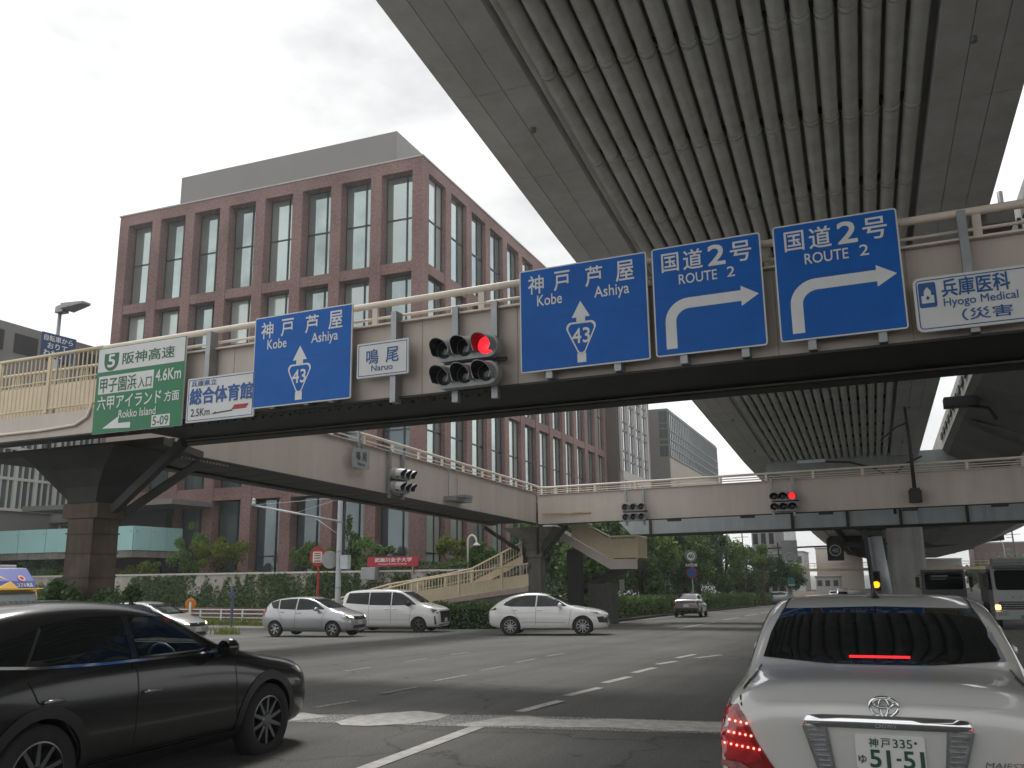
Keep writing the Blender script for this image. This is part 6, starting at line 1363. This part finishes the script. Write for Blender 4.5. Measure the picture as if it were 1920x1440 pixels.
vn.handle(.25, 1.0, chrome); vn.handle(-.1, 1.0, chrome); vn.mirror(.95, 1.22, .97, black, (.1, .09, .11)); vn.wheels(W4, .325, .21, .19, 5, rm=MATS['alloy_dark']); 
# white sport utility car
MAC = [(2.34, .36, .5, .50, .62, .62, .64, .70, .58, .74, .42), (2.26, .24, .74, .47, .84, .70, .83, .80, .74, .84, .52), (1.95, .22, .84, .5, .93, .80, .91, .92, .80, .95, .56), (1.4, .21, .88, .52, .96, .86, .94, 1.0, .82, 1.03, .58), (1.0, .21, .88, .52, .955, .89, .93, 1.05, .83, 1.09, .60),
       (.62, .21, .88, .52, .95, .90, .93, 1.08, .84, 1.25, .66), (.05, .21, .88, .52, .945, .91, .93, 1.10, .85, 1.53, .62), (-.45, .21, .88, .52, .945, .92, .935, 1.10, .85, 1.59, .60), (-1.0, .21, .88, .52, .95, .93, .945, 1.12, .84, 1.565, .58), (-1.55, .23, .88, .54, .96, .95, .95, 1.14, .82, 1.44, .56), (-1.95, .28, .85, .56, .94, .96, .92, 1.12, .79, 1.25, .56), (-2.2, .36, .76, .6, .85, .92, .83, 1.02, .70, 1.06, .50), (-2.34, .44, .6, .64, .70, .84, .68, .92, .58, .95, .4)]
W5 = [(1.40, .955), (-1.41, .955)]
mc = Car('sport_utility_car', 'white sport utility car crossing the junction in the middle of the photo', 'car', (-12.2, 34.3, g(-12, 34)), radians(12-90), MAC, whitep, W5, .36)
mc.both('front_window', [(.80, 1.10), (.40, 1.34), (.05, 1.47), (-.35, 1.50), (-.38, 1.09)], darkglass); mc.both('rear_window', [(-.43, 1.09), (-.40, 1.505), (-.9, 1.49), (-1.3, 1.41), (-1.62, 1.24), (-1.70, 1.15), (-1.4, 1.10)], darkglass)
mc.patch('windscreen', [(-.66, 1.12), (.66, 1.12), (.56, 1.50), (-.56, 1.50)], 'F', darkglass); mc.patch('tailgate_window', [(-.58, 1.14), (.58, 1.14), (.5, 1.42), (-.5, 1.42)], 'B', darkglass)
for ax in 'RL':
    mc.line('door_seam', [(-.40, 1.08), (-.42, .40)], ax, .01, seam_m); mc.line('door_seam', [(.98, 1.02), (.92, .7), (.86, .4)], ax, .01, seam_m); mc.line('door_seam', [(-1.35, 1.1), (-1.2, .8), (-1.05, .6)], ax, .008, seam_m); mc.line('side_blade', [(.75, .50), (-.95, .52)], ax, .03, mat('shade_line', (.42, .42, .42), .4, var=0)); mc.line('sill_trim', [(.9, .27), (-.95, .27)], ax, .05, black)
    mc.patch('headlight', [(2.05, .80), (1.80, .84), (1.45, .99), (1.62, .98), (1.95, .90)], ax, lampclear); mc.patch('air_intake', [(2.24, .48), (2.02, .50), (1.94, .70), (2.2, .72)], ax, black); mc.patch('tail_lamp', [(-1.95, .99), (-2.2, .93), (-2.22, .99), (-2.0, 1.06)], ax, tail_dk)
mc.patch('grille', [(-.5, .44), (.5, .44), (.5, .70), (-.5, .70)], 'F', black)
for f_ in (lambda P: P, mirror_x): mc.patch('bumper_intake', f_([(.56, .46), (.84, .50), (.84, .68), (.58, .68)]), 'F', black)
mc.line('lower_lip', [(-.72, .30), (.72, .30)], 'F', .06, black); mc.plate(0, .47, 'F', None)
mc.handle(-.25, .96, whitep); mc.handle(-1.25, .98, whitep); mc.mirror(.55, 1.14, 1.03, whitep, (.11, .09, .10)); mc.wheels(W5, .36, .25, .22, 5, split=True)
# grey hatchback driving away
PRI = [(2.27, .34, .5, .48, .6, .56, .62, .62, .56, .66, .40), (2.15, .24, .72, .45, .80, .64, .80, .72, .72, .77, .5), (1.6, .21, .80, .5, .87, .76, .86, .88, .77, .92, .56), (1.1, .2, .82, .5, .88, .8, .87, .94, .78, 1.02, .62), (.35, .2, .82, .5, .88, .84, .87, .98, .79, 1.38, .58), (-.2, .2, .82, .5, .88, .86, .87, 1.0, .79, 1.45, .56), (-.9, .2, .82, .5, .88, .9, .87, 1.04, .78, 1.42, .55), (-1.6, .22, .82, .52, .88, .95, .86, 1.08, .76, 1.24, .56), (-2.05, .28, .80, .56, .86, .96, .84, 1.06, .74, 1.10, .54), (-2.2, .34, .76, .6, .83, .92, .82, 1.0, .74, 1.03, .52), (-2.27, .42, .68, .62, .77, .80, .77, .86, .70, .9, .5)]
W6 = [(1.35, .87), (-1.35, .87)]
pr = Car('hatchback_car', 'grey hatchback driving away beside the hedge beyond the junction', 'car', (-11.6, 60.4, g(-11.6, 60.4)+.02), radians(3), PRI, greyp, W6, .31, pitch=radians(-1))
pr.patch('rear_window', [(-.62, 1.12), (.62, 1.12), (.5, 1.38), (-.5, 1.38)], 'B', darkglass); pr.patch('rear_panel_window', [(-.60, .90), (.60, .90), (.62, 1.0), (-.62, 1.0)], 'B', darkglass); pr.patch('rear_bumper', [(-.80, .30), (.80, .30), (.76, .56), (-.76, .56)], 'B', black)
pr.both('side_window', [(.95, 1.0), (.4, 1.28), (-.2, 1.38), (-.9, 1.34), (-1.5, 1.16), (-1.3, 1.04)], darkglass); pr.patch('windscreen', [(-.62, 1.05), (.62, 1.05), (.52, 1.37), (-.52, 1.37)], 'F', darkglass)
for f_ in (lambda P: P, mirror_x): pr.patch('tail_lamp', f_([(.62, 1.02), (.78, 1.0), (.82, .75), (.70, .68), (.66, .85)]), 'B', tail if f_([(1, 1)])[0][0] < 0 else tail_dk)
pr.plate(0, .72, 'B', None); pr.mirror(.75, 1.02, .98, black); pr.wheels(W6, .31, .2, .19, 5)
# silver car half hidden behind the black one
sc_ = hatch('silver car mostly hidden behind the black sport utility car', (-22.6, 24.0, g(-22.6, 24)), radians(4-90)); sc_.t.scale = (.92, .92, .9)

# ---------------------------------------------------------------- trucks
def cab_truck(label, x, y, rz, w, bodycol, cargo, wz0, wz1, roof, lit, zoff=0., visor=True):
    z0 = g(x, y); t = thing('truck', label, 'truck', (x, y, z0), rz); h = w/2; front = 0.0   # faces local -y
    def pr_(nm, prof, x0, x1, m, p=t, sm=False):
        mb = MB(); mb.prism(prof, lambda a, b: (x0, a, b), (x1-x0, 0, 0)); return bevel(mb.build(nm, m, p, world=False), .05, 3)
    pr_('cab', [(0, .45), (0, wz0-.05), (.22, roof-.15), (.45, roof), (1.75, roof), (1.75, .6)], -h, h, bodycol)
    mb = MB(); yy = lambda z: .22*(z-wz0+.05)/(roof-.15-wz0+.05)-.012
    P = round_rect(-h+.13, h-.13, wz0, wz1, .12); mb.prism(P, lambda a, b: (a, yy(b), b), (0, .01, 0)); mb.build('windscreen', darkglass, t, world=False)
    mb = MB(); mb.prism(round_rect(-h+.16, h-.16, .80, 1.12, .04), lambda a, b: (a, -.02, b), (0, .02, 0)); gr_ = mb.build('grille', black, t, world=False)
    for z in (.86, .95, 1.04): mb = MB(); mb.box(-h+.2, h-.2, -.035, -.021, z, z+.025); mb.build('grille_bar', chrome, gr_, world=False)
    bevel(MB().box(-h-.02, h+.02, -.12, .25, .38, .74).build('bumper', bodycol, t, world=False), .04)
    mb = MB(); mb.box(-.2, .2, -.135, -.121, .42, .58); mb.build('licence_plate', mat('plate_green_ground', (.05, .16, .09), .5), t, world=False)
    for sg in (1, -1):
        mb = MB(); mb.prism(round_rect(sg*(h-.28)-.19, sg*(h-.28)+.19, .56, .72, .04), lambda a, b: (a, -.14, b), (0, .02, 0)); mb.build('headlight', lampclear, t, world=False)
        m_ = lampamber if (lit and sg == -1) else lampclear; mb = MB(); mb.prism(round_rect(sg*(h-.12)-.10, sg*(h-.12)+.10, .80, .98, .03), lambda a, b: (a, -.035, b), (0, .02, 0)); mb.build('indicator', m_, t, world=False)
        mb = MB(); mb.tube([(sg*h, .1, wz1-.05), (sg*(h+.22), .0, wz1-.1), (sg*(h+.22), .0, wz0+.1), (sg*h, .1, wz0)], .018, 6); a_ = mb.build('mirror_arm', black, t, world=False)
        bevel(MB().box(sg*(h+.22)-.1, sg*(h+.22)+.1, -.05, .03, wz0+.1, wz1-.15).build('wing_mirror', black, t, world=False), .03)
        mb = MB(); mb.prism([(.35, wz0), (1.3, wz0), (1.3, wz1), (.5, wz1)], lambda a, b: (sg*h+(.004 if sg > 0 else -.004), a, b), (sg*.004, 0, 0)); mb.build('side_window', darkglass, t, world=False)
        for yw in (.75, 4.6): mb = MB(); mb.lathe([(0, .26), (.25, .25), (.27, .2), (.47, .22), (.48, .02), (.3, 0)], (sg*(h-.28), yw, .48), (sg, 0, 0), n=24); mb.build('wheel', rubber, t, smooth=True, world=False, sharp=40)
    if visor: bevel(MB().box(-h+.1, h-.1, -.12, .1, wz1+.06, wz1+.2).build('sun_visor', mat('visor_dark', (.06, .06, .06), .3, var=0), t, world=False), .03)
    MB().box(-h+.25, h-.25, .4, 7.2, .55, .85).build('chassis', black, t, world=False)
    bevel(MB().box(-h+.2, h-.2, 1.9, 7.2, .9, cargo).build('cargo_body', mat('cargo_grey', (.13, .13, .128), .6, var=.1), t, world=False), .03)
    return t
cabw = paintmat('cab_white_shaded', (.30, .31, .31));  # white cab greyed: shade under the viaduct is put into the colour
tk = cab_truck('large oncoming truck with a lit amber lamp at the right edge', 5.45, 42.7, 0, 2.2, cabw, 2.3, 1.58, 2.38, 2.66, True)
mb = MB(); mb.box(-.95, .95, .5, 1.3, 2.66, 2.86); bevel(mb.build('roof_visor', mat('visor_grey', (.2, .2, .2), .5), tk, world=False), .03)
mb = MB()
for k, ch in enumerate('FUSO'): put_text(mb, ch, lambda a, b: (-a, -.004, b), .42-.25*k-.08, .42-.25*k, 1.22, 1.31, .01)
mb = MB()
for k, ch in enumerate('FUSO'): put_text(mb, ch, lambda a, b: (a, -.006, b), -.42+.26*k, -.34+.26*k, 1.25, 1.32, .01)
mb.build('lettering', steel_dk, tk, world=False)
cab_truck('second oncoming truck waiting behind the white saloon roof, left of the large truck', 3.05, 51.0, 0, 2.0, mat('cab_dark', (.10, .10, .105), .4), 2.35, 1.62, 2.40, 2.62, False)
# yellow and blue removal truck
yel = paintmat('paint_yellow', (.62, .36, .01)); blu = paintmat('paint_blue', (.012, .035, .26))
t = thing('truck', 'bright yellow truck with a blue roof deflector at the far left edge', 'truck', (-31.6, 26.4, g(-33, 28)-.02), radians(84)); t.scale = (.93, .93, .93)
H = 1.0
mb = MB(); mb.prism([(0, .45), (0, 1.15), (.28, 2.05), (.5, 2.12), (1.8, 2.12), (1.8, .6)], lambda a, b: (-H, a, b), (2*H, 0, 0)); bevel(mb.build('cab', yel, t, world=False), .06, 3)
mb = MB(); mb.prism([(.12, 2.13), (.30, 2.45), (.95, 3.0), (1.8, 3.05), (1.8, 2.13)], lambda a, b: (-H+.12, a, b), (2*H-.24, 0, 0)); bevel(mb.build('roof_deflector', blu, t, world=False), .05, 3)
for sg in (1, -1): mb = MB(); mb.prism([(.30, 2.14), (.52, 2.45), (1.05, 2.80), (1.79, 2.95), (1.79, 2.14)], lambda a, b: (sg*(H-.112), a, b), (sg*.01, 0, 0)); mb.build('deflector_stripe', yel, t, world=False)
mb = MB(); mb.prism(round_rect(-H+.1, H-.1, 1.22, 1.98, .08), lambda a, b: (a, .28*(b-1.15)/.9-.02, b), (0, .012, 0)); mb.build('windscreen', mat('windscreen_green', (.16, .20, .19), .05, metal=.3, var=.2), t, world=False)
bevel(MB().box(-H-.03, H+.03, -.10, .2, 2.06, 2.14).build('sun_visor', yel, t, world=False), .03)
for sg in (1, -1):
    mb = MB(); mb.prism([(.42, 1.2), (1.35, 1.2), (1.35, 1.95), (.6, 1.95)], lambda a, b: (sg*(H+.006), a, b), (sg*.004, 0, 0)); mb.build('side_window', darkglass, t, world=False)
    mb = MB(); mb.tube([(sg*H, .1, 1.9), (sg*(H+.2), -.1, 1.8), (sg*(H+.2), -.1, 1.5)], .02, 6); mb.sphere((sg*(H+.2), -.1, 1.5), (.11, .04, .17)); mb.build('wing_mirror', black, t, smooth=True, world=False)
    for yw in (.75, 4.4): mb = MB(); mb.lathe([(0, .26), (.25, .25), (.27, .2), (.41, .22), (.42, .02), (.3, 0)], (sg*(H-.28), yw, .42), (sg, 0, 0), n=24); mb.build('wheel', rubber, t, smooth=True, world=False, sharp=40)
bevel(MB().box(-H, H, -.1, .2, .4, .75).build('bumper', yel, t, world=False), .04)
bevel(MB().box(-H-.05, H+.05, 1.95, 6.6, .9, 3.15).build('cargo_body', mat('cargo_pale', (.45, .45, .44), .6, var=.1), t, world=False), .03)
# emblem and white characters on the deflector front (its front slope)
def df(a, b): k = (b-2.45)/.55; return (a, .30+.65*k-.035 if b > 2.45 else .12+.18*(b-2.13)/.32-.03, b)
mb = MB(); P_ = [(-.86, 2.15), (.02, 2.15), (-.22, 2.40), (-.50, 2.62), (-.86, 2.80)]; mb.add([tuple(Vector(df(a, b))+Vector((0, .012, 0))) for a, b in P_], [(0, 1, 2), (0, 2, 3), (0, 3, 4)]); mb.build('yellow_swoosh', yel, t, world=False)
mb = MB(); put_text(mb, 'コブル商品', df, -.02, .68, 2.20, 2.36, .02); mb.build('lettering', signwhite, t, world=False)
mb = MB(); o_ = [(.30+.16*cos(2*pi*i/12), 2.56+.13*sin(2*pi*i/12)) for i in range(12)]; i_ = [(.30+.08*cos(2*pi*i/12), 2.56+.06*sin(2*pi*i/12)) for i in range(12)]
mb.add([df(a, b) for a, b in o_]+[df(a, b) for a, b in i_], [(i, (i+1) % 12, 12+(i+1) % 12, 12+i) for i in range(12)]); mb.build('emblem', mat('emblem_orange', (.6, .18, .08), .5, var=0), t, world=False)
# tiny distant cars
for i, (x, y, lab, m_) in enumerate(((-8.2, 112, 'small silver car half hidden behind the street trees', silverp), (-6.6, 150, 'tiny white car far away down the road', whitep), (-4.5, 128, 'distant pale van at the far end of the road', whitep))):
    V = [(a*.98, *r_) for a, *r_ in (NOTE if i < 2 else VAN)]
    c = Car('parked_car' if i == 0 else 'distant_car', lab, 'car', (x-(3.4 if i == 0 else 0), y, g(x, y)+.02), radians(95 if i == 0 else 180), V, m_, [(1.29, .83), (-1.31, .83)], .3)
    c.patch('windscreen', [(-.60, 1.14), (.60, 1.14), (.54, 1.42), (-.54, 1.42)], 'F', darkglass); c.patch('rear_window', [(-.55, 1.15), (.55, 1.15), (.48, 1.36), (-.48, 1.36)], 'B', darkglass); c.both('side_window', [(.8, 1.12), (.4, 1.34), (-.9, 1.42), (-1.3, 1.3), (-1.2, 1.12)], darkglass); c.wheels([(1.29, .83), (-1.31, .83)], .3, .19, .18, 5)

# ---------------------------------------------------------------- thin haze in the air
hz = MB().box(-460, 460, -80, 1560, -6.0, 45).build('haze', None); stuff(hz)
hm = bpy.data.materials.new('haze'); hm.use_nodes = True; t_ = hm.node_tree; t_.nodes.clear()
o_ = t_.nodes.new('ShaderNodeOutputMaterial'); pv = t_.nodes.new('ShaderNodeVolumePrincipled')
pv.inputs['Color'].default_value = (.93, .94, .95, 1); pv.inputs['Density'].default_value = .0007; pv.inputs['Anisotropy'].default_value = .35
t_.links.new(pv.outputs[0], o_.inputs['Volume']); hz.data.materials.append(hm)
